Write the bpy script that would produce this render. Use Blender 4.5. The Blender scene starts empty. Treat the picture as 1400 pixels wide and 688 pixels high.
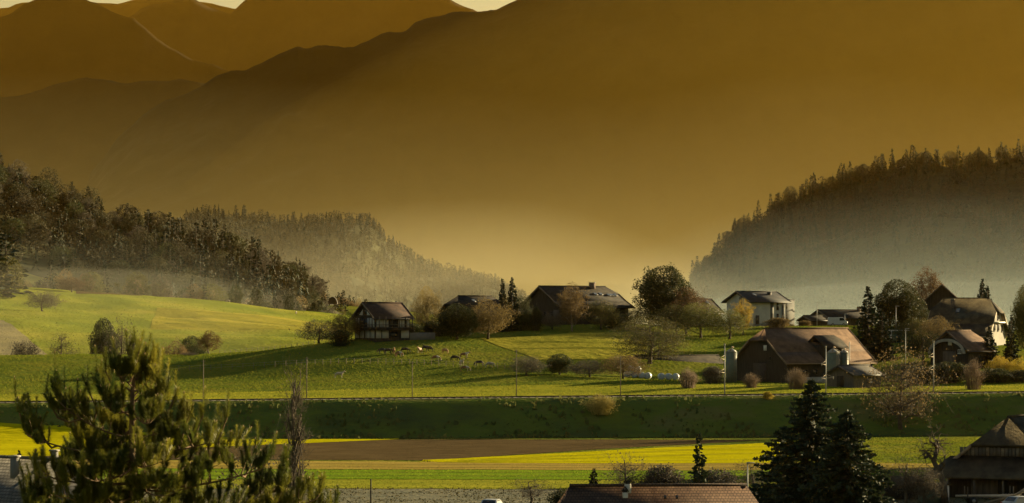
import bpy, math, random
import numpy as np
from mathutils import Vector, Matrix
R = math.radians
scene = bpy.context.scene
col = scene.collection
random.seed(7)
rng = np.random.default_rng(11)
# ------------------------------------------------------------------ camera, sky, sun, exposure
K = 2 * math.tan(R(10)) / 1400           # photograph pixel -> tangent, 20 degree telephoto
HOR = 440.0                              # pixel row of the horizon
cam = bpy.data.cameras.new('camera')
cam.sensor_width = 36; cam.angle = R(20); cam.shift_y = (HOR - 344) / 1400
cam.clip_start = 0.5; cam.clip_end = 60000
cam.dof.use_dof = True; cam.dof.focus_distance = 480; cam.dof.aperture_fstop = 18.0
camo = bpy.data.objects.new('camera', cam); camo.rotation_euler = (R(90), 0, 0)
col.objects.link(camo); scene.camera = camo

SUN_AZ, SUN_EL = 52.0, 11.5              # right of the view direction, low
world = bpy.data.worlds.new('World'); scene.world = world; world.use_nodes = True
wn = world.node_tree; wn.nodes.clear()
sky = wn.nodes.new('ShaderNodeTexSky'); sky.sky_type = 'NISHITA'; sky.sun_disc = False
sky.sun_elevation = R(SUN_EL); sky.sun_rotation = R(SUN_AZ)
sky.air_density = 1.7; sky.dust_density = 1.0; sky.ozone_density = 1.5
bg = wn.nodes.new('ShaderNodeBackground'); bg.inputs['Strength'].default_value = 0.032
wo = wn.nodes.new('ShaderNodeOutputWorld')
wn.links.new(sky.outputs[0], bg.inputs[0]); wn.links.new(bg.outputs[0], wo.inputs[0])
sl = bpy.data.lights.new('sun', 'SUN'); sl.energy = 5.0; sl.angle = R(0.5); sl.color = (1.0, 0.80, 0.44)
suno = bpy.data.objects.new('sun', sl); col.objects.link(suno)
sd = Vector((math.sin(R(SUN_AZ)) * math.cos(R(SUN_EL)), math.cos(R(SUN_AZ)) * math.cos(R(SUN_EL)), math.sin(R(SUN_EL))))
suno.rotation_euler = sd.to_track_quat('Z', 'Y').to_euler()
vs = scene.view_settings
vs.view_transform = 'Standard'; vs.look = 'None'; vs.gamma = 1.0; vs.exposure = 1.85
cy = scene.cycles
cy.use_denoising = True; cy.max_bounces = 5; cy.diffuse_bounces = 2; cy.glossy_bounces = 2
cy.transmission_bounces = 3; cy.volume_bounces = 0; cy.transparent_max_bounces = 6
cy.caustics_reflective = False; cy.caustics_refractive = False
cy.sample_clamp_indirect = 4.0
# ------------------------------------------------------------------ pixel -> place
def wx(px, d): return (px - 700) * K * d
def wz(py, d): return (HOR - py) * K * d
def P(px, py, d): return (wx(px, d), d, wz(py, d))
# ------------------------------------------------------------------ noise
def _h(ix, iy, s):
    n = (ix.astype(np.int64) * 374761393 + iy.astype(np.int64) * 668265263 + s * 974711) & 0x7fffffff
    n = ((n ^ (n >> 13)) * 1274126177) & 0x7fffffff
    return ((n ^ (n >> 16)) & 0xffff) / 65535.0
def vnoise(x, y, s=0):
    x = np.asarray(x, float); y = np.asarray(y, float)
    ix = np.floor(x); iy = np.floor(y); fx = x - ix; fy = y - iy
    fx = fx * fx * (3 - 2 * fx); fy = fy * fy * (3 - 2 * fy)
    a = _h(ix, iy, s); b = _h(ix + 1, iy, s); c = _h(ix, iy + 1, s); d = _h(ix + 1, iy + 1, s)
    return (a + (b - a) * fx) * (1 - fy) + (c + (d - c) * fx) * fy - 0.5
def fbm(x, y, s=0, o=4):
    t = 0; a = 1.0; f = 1.0
    for i in range(o):
        t = t + a * vnoise(np.asarray(x) * f, np.asarray(y) * f, s + i * 17); a *= .5; f *= 2.03
    return t
def smooth(a, b, t):
    u = np.clip((t - a) / (b - a), 0, 1); return u * u * (3 - 2 * u)
# ------------------------------------------------------------------ materials
def mat(name, c1, c2=None, scale=2.0, rough=0.85, bump=0.0, bscale=None, c3=None, space='Object', detail=5.0,
        trans=0.0, spec=0.25, stretch=(1, 1, 1), metal=0.0, rand=0.0, lo=.35, hi=.65, dist=1.0):
    m = bpy.data.materials.new(name); m.use_nodes = True
    nt = m.node_tree; N = nt.nodes; L = nt.links
    b = N['Principled BSDF']; out = N['Material Output']
    b.inputs['Roughness'].default_value = rough; b.inputs['Specular IOR Level'].default_value = spec
    b.inputs['Metallic'].default_value = metal
    if space == 'World':
        g = N.new('ShaderNodeNewGeometry'); vec = g.outputs['Position']
    else:
        g = N.new('ShaderNodeTexCoord'); vec = g.outputs['Object']
    mp = N.new('ShaderNodeMapping'); mp.inputs['Scale'].default_value = stretch
    L.new(vec, mp.inputs['Vector'])
    n = N.new('ShaderNodeTexNoise'); n.inputs['Scale'].default_value = scale; n.inputs['Detail'].default_value = detail
    n.inputs['Roughness'].default_value = .62
    L.new(mp.outputs[0], n.inputs['Vector'])
    cr = N.new('ShaderNodeValToRGB')
    e = cr.color_ramp.elements
    e[0].position = lo; e[0].color = (*c1, 1); e[1].position = hi; e[1].color = (*(c2 or c1), 1)
    if c3:
        k = e.new((lo + hi) / 2); k.color = (*c3, 1)
    L.new(n.outputs['Fac'], cr.inputs[0])
    colr = cr.outputs[0]
    if rand:
        oi = N.new('ShaderNodeObjectInfo')
        hs = N.new('ShaderNodeHueSaturation')
        ma = N.new('ShaderNodeMapRange'); ma.inputs[3].default_value = 1 - rand; ma.inputs[4].default_value = 1 + rand
        mh = N.new('ShaderNodeMapRange'); mh.inputs[3].default_value = .5 - rand * .05; mh.inputs[4].default_value = .5 + rand * .07
        L.new(oi.outputs['Random'], ma.inputs[0]); L.new(ma.outputs[0], hs.inputs['Value'])
        L.new(oi.outputs['Random'], mh.inputs[0]); L.new(mh.outputs[0], hs.inputs['Hue'])
        L.new(colr, hs.inputs['Color']); colr = hs.outputs[0]
    L.new(colr, b.inputs['Base Color'])
    if bump:
        n2 = N.new('ShaderNodeTexNoise'); n2.inputs['Scale'].default_value = bscale or scale * 4
        n2.inputs['Detail'].default_value = 4.0
        L.new(mp.outputs[0], n2.inputs['Vector'])
        bp = N.new('ShaderNodeBump'); bp.inputs['Strength'].default_value = 1.0; bp.inputs['Distance'].default_value = bump
        L.new(n2.outputs['Fac'], bp.inputs['Height']); L.new(bp.outputs[0], b.inputs['Normal'])
    if trans:
        tr = N.new('ShaderNodeBsdfTranslucent'); L.new(colr, tr.inputs['Color'])
        mx = N.new('ShaderNodeMixShader'); mx.inputs[0].default_value = trans
        L.new(b.outputs[0], mx.inputs[1]); L.new(tr.outputs[0], mx.inputs[2]); L.new(mx.outputs[0], out.inputs['Surface'])
    return m
# ------------------------------------------------------------------ mesh helpers
class MB:
    """collects polygons; build() links them as one mesh object"""
    def __init__(s): s.v = []; s.f = []; s.n = 0
    def add(s, v, f):
        v = np.asarray(v, float).reshape(-1, 3)
        f = [np.asarray(x, np.int64) + s.n for x in f] if isinstance(f, list) else [np.asarray(f, np.int64) + s.n]
        s.v.append(v); s.f += f; s.n += len(v); return s
    def poly(s, pts):
        return s.add(pts, [np.arange(len(pts)).reshape(1, -1)])
    def box(s, a, b):
        x0, y0, z0 = a; x1, y1, z1 = b
        v = [(x0, y0, z0), (x1, y0, z0), (x1, y1, z0), (x0, y1, z0), (x0, y0, z1), (x1, y0, z1), (x1, y1, z1), (x0, y1, z1)]
        return s.add(v, np.array([[3, 2, 1, 0], [4, 5, 6, 7], [0, 1, 5, 4], [1, 2, 6, 5], [2, 3, 7, 6], [3, 0, 4, 7]]))
    def tube(s, pts, rad, n=6, cap=True):
        pts = np.asarray(pts, float); m = len(pts)
        rad = np.broadcast_to(np.asarray(rad, float), (m,))
        t = np.gradient(pts, axis=0); t /= np.linalg.norm(t, axis=1)[:, None] + 1e-9
        up = np.where(np.abs(t[:, 2:3]) > .9, np.array([[1., 0, 0]]), np.array([[0, 0, 1.]]))
        a = np.cross(t, up); a /= np.linalg.norm(a, axis=1)[:, None] + 1e-9
        for i in range(1, m):                      # keep the frame from flipping
            if np.dot(a[i], a[i - 1]) < 0: a[i] = -a[i]
        b = np.cross(t, a)
        an = np.arange(n) * 2 * math.pi / n
        ring = pts[:, None, :] + rad[:, None, None] * (a[:, None, :] * np.cos(an)[None, :, None] + b[:, None, :] * np.sin(an)[None, :, None])
        i, j = np.meshgrid(np.arange(m - 1), np.arange(n), indexing='ij')
        q = np.stack([i * n + j, i * n + (j + 1) % n, (i + 1) * n + (j + 1) % n, (i + 1) * n + j], -1).reshape(-1, 4)
        fs = [q]
        if cap: fs += [np.arange(n)[::-1].reshape(1, -1), (np.arange(n) + (m - 1) * n).reshape(1, -1)]
        return s.add(ring.reshape(-1, 3), fs)
    def grid(s, V):
        a, b = V.shape[:2]
        i, j = np.meshgrid(np.arange(a - 1), np.arange(b - 1), indexing='ij')
        q = np.stack([i * b + j, i * b + j + 1, (i + 1) * b + j + 1, (i + 1) * b + j], -1).reshape(-1, 4)
        return s.add(V.reshape(-1, 3), q)
    def mesh(s, name, m=None, smooth=False):
        me = bpy.data.meshes.new(name)
        V = np.concatenate(s.v) if s.v else np.zeros((0, 3))
        loops = np.concatenate([f.reshape(-1) for f in s.f]); tot = np.concatenate([np.full(len(f), f.shape[1]) for f in s.f])
        me.vertices.add(len(V)); me.vertices.foreach_set('co', V.astype(np.float32).ravel())
        me.loops.add(len(loops)); me.loops.foreach_set('vertex_index', loops.astype(np.int32))
        me.polygons.add(len(tot)); st = np.concatenate([[0], np.cumsum(tot)[:-1]])
        me.polygons.foreach_set('loop_start', st.astype(np.int32))
        if smooth: me.polygons.foreach_set('use_smooth', np.ones(len(tot), bool))
        me.update(calc_edges=True)
        if m: me.materials.append(m)
        return me
    def build(s, name, m=None, parent=None, smooth=False):
        return link(name, s.mesh(name, m, smooth), parent)
def link(name, me, parent=None):
    o = bpy.data.objects.new(name, me); col.objects.link(o)
    if parent is not None: o.parent = parent
    return o
def tag(o, label=None, cat=None, group=None, kind=None):
    if label: o['label'] = label
    if cat: o['category'] = cat
    if group: o['group'] = group
    if kind: o['kind'] = kind
    return o
def empty(name, loc, rz=0, label=None, cat=None, group=None):
    o = bpy.data.objects.new(name, None); col.objects.link(o); o.location = loc; o.rotation_euler = (0, 0, rz)
    o.empty_display_size = .5
    return tag(o, label, cat, group)
# ------------------------------------------------------------------ ground
EM0, EMS = 492.0, 0.12                    # railway line: y = EM0 + EMS x
def em_y(x): return EM0 + EMS * x
def em_z(x): return -13.0 + 0.0068 * np.clip(x, -160, 160)
ctl = []                                   # what the land behind the railway passes through: (pixel x, pixel row, distance)
for px, py, d in [
    (-150, 487, 645), (0, 487, 640), (120, 486, 640), (230, 486, 640), (310, 486, 640), (400, 478, 622), (450, 470, 612),
    (0, 515, 565), (150, 515, 565), (300, 515, 565), (430, 512, 560), (-200, 515, 565),
    (485, 463, 598), (570, 461, 605), (620, 462, 612), (530, 476, 590), (640, 480, 590), (560, 492, 572), (660, 498, 568), (480, 496, 570),
    (600, 520, 540), (700, 516, 540), (800, 518, 540), (900, 521, 536), (450, 520, 545),
    (700, 459, 622), (780, 449, 636), (860, 449, 640), (715, 470, 606), (800, 470, 606), (870, 478, 596), (760, 490, 575),
    (740, 442, 664), (830, 441, 668), (640, 455, 640), (930, 457, 648), (1000, 457, 655), (950, 480, 612), (1010, 476, 620),
    (1045, 447, 690), (990, 447, 688), (1080, 447, 695), (1150, 448, 715), (1020, 522, 548), (1130, 523, 556), (1200, 522, 562),
    (880, 517, 565), (960, 517, 565), (1100, 500, 590), (1220, 495, 585), (1250, 465, 630), (1300, 512, 565), (1320, 475, 615), (1370, 478, 612),
    (1400, 505, 575), (1500, 505, 580), (1290, 450, 655), (1400, 470, 640), (1500, 470, 640), (1600, 470, 650),
    ]:
    ctl.append(P(px, py, d))
for px, z, d in [(-250, -14, 730), (0, -14, 725), (150, -15, 725), (300, -15, 720), (400, -13, 715), (450, -10, 720), (520, -8, 740), (600, -7, 760),
                 (700, -7, 770), (850, -7, 780), (1000, -7, 800), (1150, -8, 830), (1300, -7, 760), (1500, -7, 760)]:
    ctl.append((wx(px, d), d, z))
for px, py, d in [(-150, 470, 850), (0, 484, 850), (90, 487, 850), (200, 484, 850), (330, 484, 850), (420, 470, 880), (0, 445, 930), (100, 445, 950), (200, 450, 960),
                  (300, 455, 960), (400, 450, 990), (0, 420, 1020), (150, 424, 1050), (0, 391, 1150), (100, 402, 1130), (200, 407, 1140), (300, 413, 1150), (400, 425, 1160),
                  (300, 432, 1060), (470, 431, 1170), (-150, 385, 1150)]:
    ctl.append(P(px, py, d))
for px, z, d in [(540, -6, 1100), (700, -12, 1100), (1000, -16, 1100), (1400, -16, 1100), (-150, 16, 1260), (0, 8, 1260), (200, 4, 1260), (400, -4, 1260), (500, -8, 1300), (900, -20, 1300),
                 (1400, -20, 1300)]:
    ctl.append((wx(px, d), d, z))
for x in range(-300, 301, 40):
    ctl.append((x, em_y(x) + 16, em_z(np.array(x)) + .3))
ctl = np.array(ctl, float)
def _u(r2): return np.where(r2 > 0, r2 * np.log(r2 + 1e-12), 0) * .5
_s = 100.0
_C = ctl[:, :2] / _s
_n = len(ctl)
_A = np.zeros((_n + 3, _n + 3))
_A[:_n, :_n] = _u(((_C[:, None] - _C[None]) ** 2).sum(-1)) + np.eye(_n) * .004
_A[:_n, _n] = 1; _A[:_n, _n + 1:] = _C; _A[_n, :_n] = 1; _A[_n + 1:, :_n] = _C.T
_w = np.linalg.solve(_A, np.concatenate([ctl[:, 2], np.zeros(3)]))
def tps(x, y):
    p = np.stack([x.ravel(), y.ravel()], -1) / _s
    o = np.empty(len(p))
    for i in range(0, len(p), 20000):
        q = p[i:i + 20000]
        o[i:i + 20000] = _u(((q[:, None] - _C[None]) ** 2).sum(-1)) @ _w[:_n] + _w[_n] + q @ _w[_n + 1:]
    return o.reshape(x.shape)
def H(x, y):
    x = np.asarray(x, float); y = np.asarray(y, float); x, y = np.broadcast_arrays(x, y)
    shp = x.shape; x = x.ravel(); y = y.ravel()
    s = y - em_y(x)
    near = -19.0 + 16.5 * (1 - smooth(-10, 105, y)) + .25 * fbm(x / 40, y / 40, 3)
    xc = np.clip(x, -330, 330); yc = np.clip(y, 490, 1300)
    far = tps(xc, yc) + (.4 + .9 * smooth(740, 900, y)) * fbm(x / 32, y / 45, 5) * smooth(12, 60, s)
    far = far * (1 - smooth(1250, 1700, y)) + (-22 + 2 * fbm(x / 300, y / 300, 9)) * smooth(1250, 1700, y)
    e = em_z(x)
    z = np.where(s < 0, near + (e - near) * smooth(-15.5, -2.8, s) ** .8, far + (e - far) * (1 - smooth(2.8, 14, s)))
    z = np.where(np.abs(s) < 2.8, e, z)
    return z.reshape(shp)
def h1(x, y): return float(H(np.array([x]), np.array([y]))[0])
def onray(px, d, sink=0.0):
    x = wx(px, d); return (x, d, h1(x, d) - sink)
def seg(*ab):
    out = []
    for a, b, st in ab: out += list(np.arange(a, b, st))
    return np.array(out)
gx = seg((-12000, -2000, 1000), (-2000, -500, 100), (-500, -300, 15), (-300, 300, 2.5), (300, 500, 15), (500, 2000, 100), (2000, 12001, 1000))
gy = seg((-400, -40, 40), (-40, 290, 6), (290, 468, 3.0), (468, 516, 1.2), (516, 760, 2.2), (760, 1300, 4), (1300, 1700, 20), (1700, 3000, 130), (3000, 24001, 1500))
GX, GY = np.meshgrid(gx, gy, indexing='xy')
# the railway bends the rows so that the bank keeps clean edges
GYs = GY + np.where((GY > 300) & (GY < 700), EMS * np.clip(GX, -300, 300) * np.interp(GY, [300, 440, 540, 700], [0, 1, 1, 0]), 0)
GZ = H(GX, GYs)
def wave_bump(m, dist, scale, rot, amp):
    nt = m.node_tree; N = nt.nodes; L = nt.links
    g = N.new('ShaderNodeNewGeometry'); mp = N.new('ShaderNodeMapping'); mp.inputs['Rotation'].default_value = (0, 0, rot)
    L.new(g.outputs['Position'], mp.inputs[0])
    w = N.new('ShaderNodeTexWave'); w.inputs['Scale'].default_value = scale; w.inputs['Distortion'].default_value = amp; w.inputs['Detail'].default_value = 2
    L.new(mp.outputs[0], w.inputs[0])
    bp = N.new('ShaderNodeBump'); bp.inputs['Distance'].default_value = dist; bp.inputs['Strength'].default_value = .6
    L.new(w.outputs['Fac'], bp.inputs['Height'])
    old = [l for l in L if l.to_socket == N['Principled BSDF'].inputs['Normal']]
    if old: L.new(old[0].from_socket, bp.inputs['Normal'])
    L.new(bp.outputs[0], N['Principled BSDF'].inputs['Normal'])
M = {}
M['grass'] = mat('meadow_grass', (.08, .105, .017), (.16, .152, .026), .06, .9, .5, 1.1, (.11, .128, .02), 'World', 9, spec=0)
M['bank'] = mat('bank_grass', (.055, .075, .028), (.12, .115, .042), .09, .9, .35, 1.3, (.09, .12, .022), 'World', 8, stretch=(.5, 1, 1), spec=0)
M['soil'] = mat('ploughed_soil', (.062, .043, .02), (.115, .082, .04), .7, .95, .16, 2.2, None, 'World', 8, stretch=(.25, 1, 1), spec=0)
M['stubble'] = mat('stubble', (.22, .17, .035), (.34, .25, .06), .5, .95, .14, 2.6, None, 'World', 8, stretch=(.2, 1, 1), spec=0)
M['mustard'] = mat('yellow_crop', (.29, .265, .004), (.44, .385, .006), .35, .9, .3, 2.0, None, 'World', 8, stretch=(.2, 1, 1), spec=0)
M['crop'] = mat('green_crop', (.10, .17, .012), (.17, .22, .018), .3, .9, .3, 1.7, None, 'World', 8, stretch=(.25, 1, 1), spec=0)
M['lawn'] = mat('pale_grass', (.19, .2, .022), (.28, .26, .03), .15, .9, .3, 1.5, None, 'World', 8, stretch=(.3, 1, 1), spec=0)  # sunlight on the grass strip by the rails is put into this paler green
M['meadow'] = mat('sunlit_meadow', (.14, .17, .024), (.27, .25, .04), .025, .9, .5, .7, (.19, .205, .028), 'World', 9, spec=0)  # yellower and lighter than the grass: the sunlit look is put into the colour
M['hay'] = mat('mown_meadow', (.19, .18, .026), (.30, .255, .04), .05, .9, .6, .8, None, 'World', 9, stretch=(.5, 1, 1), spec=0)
M['ballast'] = mat('ballast', (.12, .11, .085), (.28, .25, .19), 2.5, .95, .1, 6, None, 'World', 6)
M['rough'] = mat('rough_ground', (.045, .05, .02), (.09, .08, .035), .3, .95, .4, 1.5, None, 'World', 8)
M['pasture_dry'] = mat('dry_pasture', (.12, .10, .035), (.2, .16, .05), .1, .95, .4, 1.2, None, 'World', 8)
tag(MB().grid(np.stack([GX, GYs, GZ], -1)).build('ground', M['grass'], smooth=True), kind='structure')
def drape(name, quad, m, nx=60, ny=20, off=.05):
    """a sheet laid on the land: quad = near-left, near-right, far-right, far-left, each (x, y)"""
    q = np.array(quad, float)
    u, v = np.meshgrid(np.linspace(0, 1, nx), np.linspace(0, 1, ny), indexing='xy')
    p = (q[0] * (1 - u[..., None]) + q[1] * u[..., None]) * (1 - v[..., None]) + (q[3] * (1 - u[..., None]) + q[2] * u[..., None]) * v[..., None]
    # uneven field edges
    ed = np.minimum(v, 1 - v) < 1e-6
    p[..., 1] += np.where(ed, .5 * fbm(p[..., 0] / 9, p[..., 1] / 9, 31, 3), 0)
    z = H(p[..., 0], p[..., 1]) + off
    return tag(MB().grid(np.concatenate([p, z[..., None]], -1)).build(name, m, smooth=True), kind='structure')
VF = 19.0
def vd(py): return VF / (K * (py - HOR))
def vq(px, py): d = vd(py); return (wx(px, d), d)
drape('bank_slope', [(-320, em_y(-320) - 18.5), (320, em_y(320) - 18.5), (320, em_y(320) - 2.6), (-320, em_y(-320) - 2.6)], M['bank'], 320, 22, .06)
drape('ploughed_field', [vq(-60, 629), vq(578, 628.8), vq(1040, 601.8), vq(-60, 600.5)], M['soil'], 140, 30, .05)
drape('green_field', [vq(-60, 630.5), vq(545, 600.6), vq(545, 599.8), vq(-60, 599.8)], M['mustard'], 80, 6, .09)
drape('mustard_field', [vq(600, 632), vq(1080, 634), vq(1080, 604.5), vq(577, 629)], M['mustard'], 120, 20, .10)
drape('stubble_field', [vq(-120, 641), vq(1420, 645), vq(1420, 634.3), vq(-120, 629)], M['stubble'], 140, 10, .07)
drape('crop_field', [vq(-120, 656), vq(1420, 657), vq(1420, 645.5), vq(-120, 641.5)], M['crop'], 140, 12, .06)
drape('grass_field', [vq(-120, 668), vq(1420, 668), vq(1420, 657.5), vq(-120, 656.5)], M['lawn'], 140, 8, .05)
drape('rough_strip', [vq(-200, 720), vq(1500, 720), vq(1500, 668.5), vq(-200, 668.5)], M['rough'], 140, 20, .05)
drape('sunlit_rail_strip', [(-250, em_y(-250) + 4), (250, em_y(250) + 4), (250, em_y(250) + 34), (-250, em_y(-250) + 30)], M['lawn'], 160, 18, .05)  # sunlit band along the rails, painted as a sheet of paler grass
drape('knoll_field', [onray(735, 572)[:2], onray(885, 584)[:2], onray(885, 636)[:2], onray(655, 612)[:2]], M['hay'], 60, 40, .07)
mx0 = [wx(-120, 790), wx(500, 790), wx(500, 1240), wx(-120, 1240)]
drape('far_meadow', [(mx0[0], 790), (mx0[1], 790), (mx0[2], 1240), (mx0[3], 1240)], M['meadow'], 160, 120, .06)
drape('dry_slope', [(wx(-60, 830), 830), (wx(66, 850), 850), (wx(5, 945), 945), (wx(-60, 950), 950)], M['pasture_dry'], 30, 30, .11)
drape('brown_field', [(wx(-100, 1152), 1152), (wx(30, 1140), 1140), (wx(120, 1170), 1170), (wx(-100, 1190), 1190)], M['soil'], 40, 12, .12)
drape('brown_field', [(wx(104, 1125), 1125), (wx(195, 1150), 1150), (wx(180, 1180), 1180), (wx(104, 1165), 1165)], M['soil'], 40, 12, .12)
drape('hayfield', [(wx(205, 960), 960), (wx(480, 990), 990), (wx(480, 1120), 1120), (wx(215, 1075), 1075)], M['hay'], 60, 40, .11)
wave_bump(M['soil'], .10, .28, R(97), 2.0); wave_bump(M['stubble'], .06, .3, R(93), 1.0); wave_bump(M['crop'], .06, .3, R(92), .6)
def rut(a, b, m, w=.32, off=.14):            # a wheel track laid on as a flat coloured strip
    a = np.array(a); b = np.array(b); n = np.array([-(b - a)[1], (b - a)[0]]); n = n / np.linalg.norm(n) * w / 2
    for k in (-.9, .9):
        e = n / np.linalg.norm(n) * k
        drape('rut_and_shade_strip', [a - n + e, b - n + e, b + n + e, a + n + e], m, 60, 2, off)
for t in (.2, .5, .8): rut(vq(600 + 40 * t, 632 - 3 * t), vq(1078, 634 - 29.5 * t), M['lawn'])  # shadow lines along the mustard, put in as darker strips
for t in (.3, .7): rut(vq(-60, 641.5 + 14.5 * t), vq(1400, 645.5 + 11.5 * t), M['soil'], .3, .1)
for t in (.35, .75): rut(vq(-60, 629 + 12 * t), vq(1400, 634 + 10.5 * t), M['soil'], .3, .11)
for d0 in (985, 1010, 1038, 1068): rut((wx(225, d0), d0), (wx(470, d0 + 22), d0 + 22), M['meadow'], .8, .16)
for d0 in (596, 610, 624): rut(onray(700, d0 - 4)[:2], onray(880, d0)[:2], M['grass'], .5, .12)
# railway: ballast bed, two rails
drape('ballast_bed', [(-330, em_y(-330) - 2.7), (330, em_y(330) - 2.7), (330, em_y(330) + 2.4), (-330, em_y(-330) + 2.4)], M['ballast'], 200, 6, .16)
M['rail'] = mat('rail_steel', (.06, .04, .03), (.1, .07, .05), 4, .5, metal=.5, space='World')
M['sleeper'] = mat('sleeper_wood', (.05, .04, .03), (.09, .07, .05), 4, .9, space='World')
xs = np.linspace(-330, 330, 60)
track = empty('railway_track', (0, EM0, -13), 0, 'single railway track running along the top of the grassy embankment', 'railway track')
for s in (-.72, .72):
    r = MB().tube(np.stack([xs, EMS * xs + s, em_z(xs) + 13 + .30], -1), .09, 4).build('rail', M['rail'], track)
me = MB().box((-.12, -1.3, 0), (.12, 1.3, .14)).mesh('sleeper', M['sleeper'])
for i in range(150):
    x = -105 + i * 1.4
    o = link('sleeper', me, track); o.location = (x, EMS * x, float(em_z(np.array(x))) + 13 + .10); o.rotation_euler = (0, 0, math.atan(EMS))
# ------------------------------------------------------------------ hills and mountains
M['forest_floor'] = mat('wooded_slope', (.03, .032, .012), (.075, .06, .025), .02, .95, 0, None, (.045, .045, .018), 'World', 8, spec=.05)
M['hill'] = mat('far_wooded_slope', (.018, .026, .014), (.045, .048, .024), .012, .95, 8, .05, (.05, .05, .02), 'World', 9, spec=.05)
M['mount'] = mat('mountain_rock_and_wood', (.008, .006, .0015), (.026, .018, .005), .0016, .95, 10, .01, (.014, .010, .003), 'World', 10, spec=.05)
class Hill:
    def __init__(s, name, pts, D, base, fw, bw, m, amp, nx, nf=28, nb=10, power=1.0, lift=0.0, ns=.004, back=None, seed=1):
        pts = np.array(pts, float)
        s.X = (pts[:, 0] - 700) * K * D; s.Z = (HOR - pts[:, 1]) * K * D - lift
        s.D = D; s.base = base; s.fw = fw; s.bw = bw; s.amp = amp; s.power = power; s.ns = ns; s.seed = seed; s.fringe = D * .0018 if D > 5000 else 0
        x = np.linspace(s.X[0], s.X[-1], nx)
        v = np.concatenate([np.linspace(0, 1, nf), 1 + np.linspace(0, 1, nb + 1)[1:]])
        XX, VV = np.meshgrid(x, v, indexing='xy')
        V = s.at(XX, VV)
        s.o = tag(MB().grid(V).build(name, m, smooth=True), kind='structure')
    def at(s, x, v):
        zr = np.interp(x, s.X, s.Z) + s.fringe * fbm(x / (s.D * .008), x * 0 + 3.3, s.seed + 90, 4)
        sh = fbm(x * s.ns * .7, x * 0, s.seed + 50, 3) * s.fw * .18
        y = np.where(v <= 1, s.D + sh - s.fw * (1 - v), s.D + sh + s.bw * (v - 1))
        t = np.where(v <= 1, np.clip(v, 0, 1) ** s.power, np.clip(2 - v, 0, 1))
        t = np.where(v <= 1, t, t * t * (3 - 2 * t))
        g = fbm(x * s.ns, y * s.ns, s.seed, 5) * s.amp * np.clip((1 - t) * 4, 0, 1) * np.clip(t * 5, 0, 1)
        z = s.base + (zr - s.base) * t + g
        return np.stack([x, y, z], -1)
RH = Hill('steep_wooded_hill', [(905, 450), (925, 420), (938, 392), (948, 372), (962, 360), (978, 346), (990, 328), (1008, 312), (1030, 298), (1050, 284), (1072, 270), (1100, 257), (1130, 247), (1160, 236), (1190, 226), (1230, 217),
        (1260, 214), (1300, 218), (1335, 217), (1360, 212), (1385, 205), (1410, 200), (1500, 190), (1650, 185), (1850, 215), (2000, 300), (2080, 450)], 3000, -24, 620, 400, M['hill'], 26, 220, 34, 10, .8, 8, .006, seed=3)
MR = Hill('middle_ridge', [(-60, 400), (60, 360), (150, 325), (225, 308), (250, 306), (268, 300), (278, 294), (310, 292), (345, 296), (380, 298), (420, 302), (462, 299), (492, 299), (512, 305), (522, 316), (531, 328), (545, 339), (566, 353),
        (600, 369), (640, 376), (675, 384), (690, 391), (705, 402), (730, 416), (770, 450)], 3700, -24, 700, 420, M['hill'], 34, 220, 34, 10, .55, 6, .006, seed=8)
LF = Hill('forest_hill', [(-330, 330), (-200, 250), (-60, 232), (0, 250), (30, 262), (60, 272), (95, 288), (130, 300), (160, 312), (200, 322), (250, 336), (290, 346), (330, 357), (370, 368), (400, 380), (418, 392), (430, 406), (440, 418), (470, 432), (520, 440)],
        1950, -14, 480, 300, M['forest_floor'], 6, 160, 30, 10, .9, 0, .01, seed=21)
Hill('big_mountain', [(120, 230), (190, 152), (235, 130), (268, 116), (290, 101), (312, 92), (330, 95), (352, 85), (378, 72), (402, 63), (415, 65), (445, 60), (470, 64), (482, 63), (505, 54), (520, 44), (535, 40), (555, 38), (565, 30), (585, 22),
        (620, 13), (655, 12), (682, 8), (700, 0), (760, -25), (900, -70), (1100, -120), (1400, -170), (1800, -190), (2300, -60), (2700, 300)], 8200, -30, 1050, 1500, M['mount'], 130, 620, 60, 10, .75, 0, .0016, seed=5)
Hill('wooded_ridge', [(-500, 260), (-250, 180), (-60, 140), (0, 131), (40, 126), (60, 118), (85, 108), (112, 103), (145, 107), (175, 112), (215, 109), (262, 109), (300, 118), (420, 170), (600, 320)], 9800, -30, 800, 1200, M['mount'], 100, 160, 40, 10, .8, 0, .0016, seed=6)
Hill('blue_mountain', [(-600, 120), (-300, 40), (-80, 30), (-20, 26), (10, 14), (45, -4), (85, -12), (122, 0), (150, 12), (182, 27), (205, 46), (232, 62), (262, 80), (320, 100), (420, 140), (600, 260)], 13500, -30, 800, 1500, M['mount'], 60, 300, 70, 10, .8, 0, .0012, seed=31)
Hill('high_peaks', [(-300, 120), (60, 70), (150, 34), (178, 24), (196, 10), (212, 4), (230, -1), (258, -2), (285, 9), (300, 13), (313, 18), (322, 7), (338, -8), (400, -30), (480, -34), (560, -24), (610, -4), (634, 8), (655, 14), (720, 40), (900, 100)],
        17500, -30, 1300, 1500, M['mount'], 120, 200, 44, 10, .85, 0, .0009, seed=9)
Hill('furthest_peaks', [(-400, 60), (0, 10), (90, -2), (130, 1), (160, 4), (185, 1), (210, -2), (260, 3), (330, 14), (500, 20), (650, 24), (900, 70)], 22000, -30, 1000, 1000, M['mount'], 80, 140, 30, 8, .85, 0, .0009, seed=12)
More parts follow.
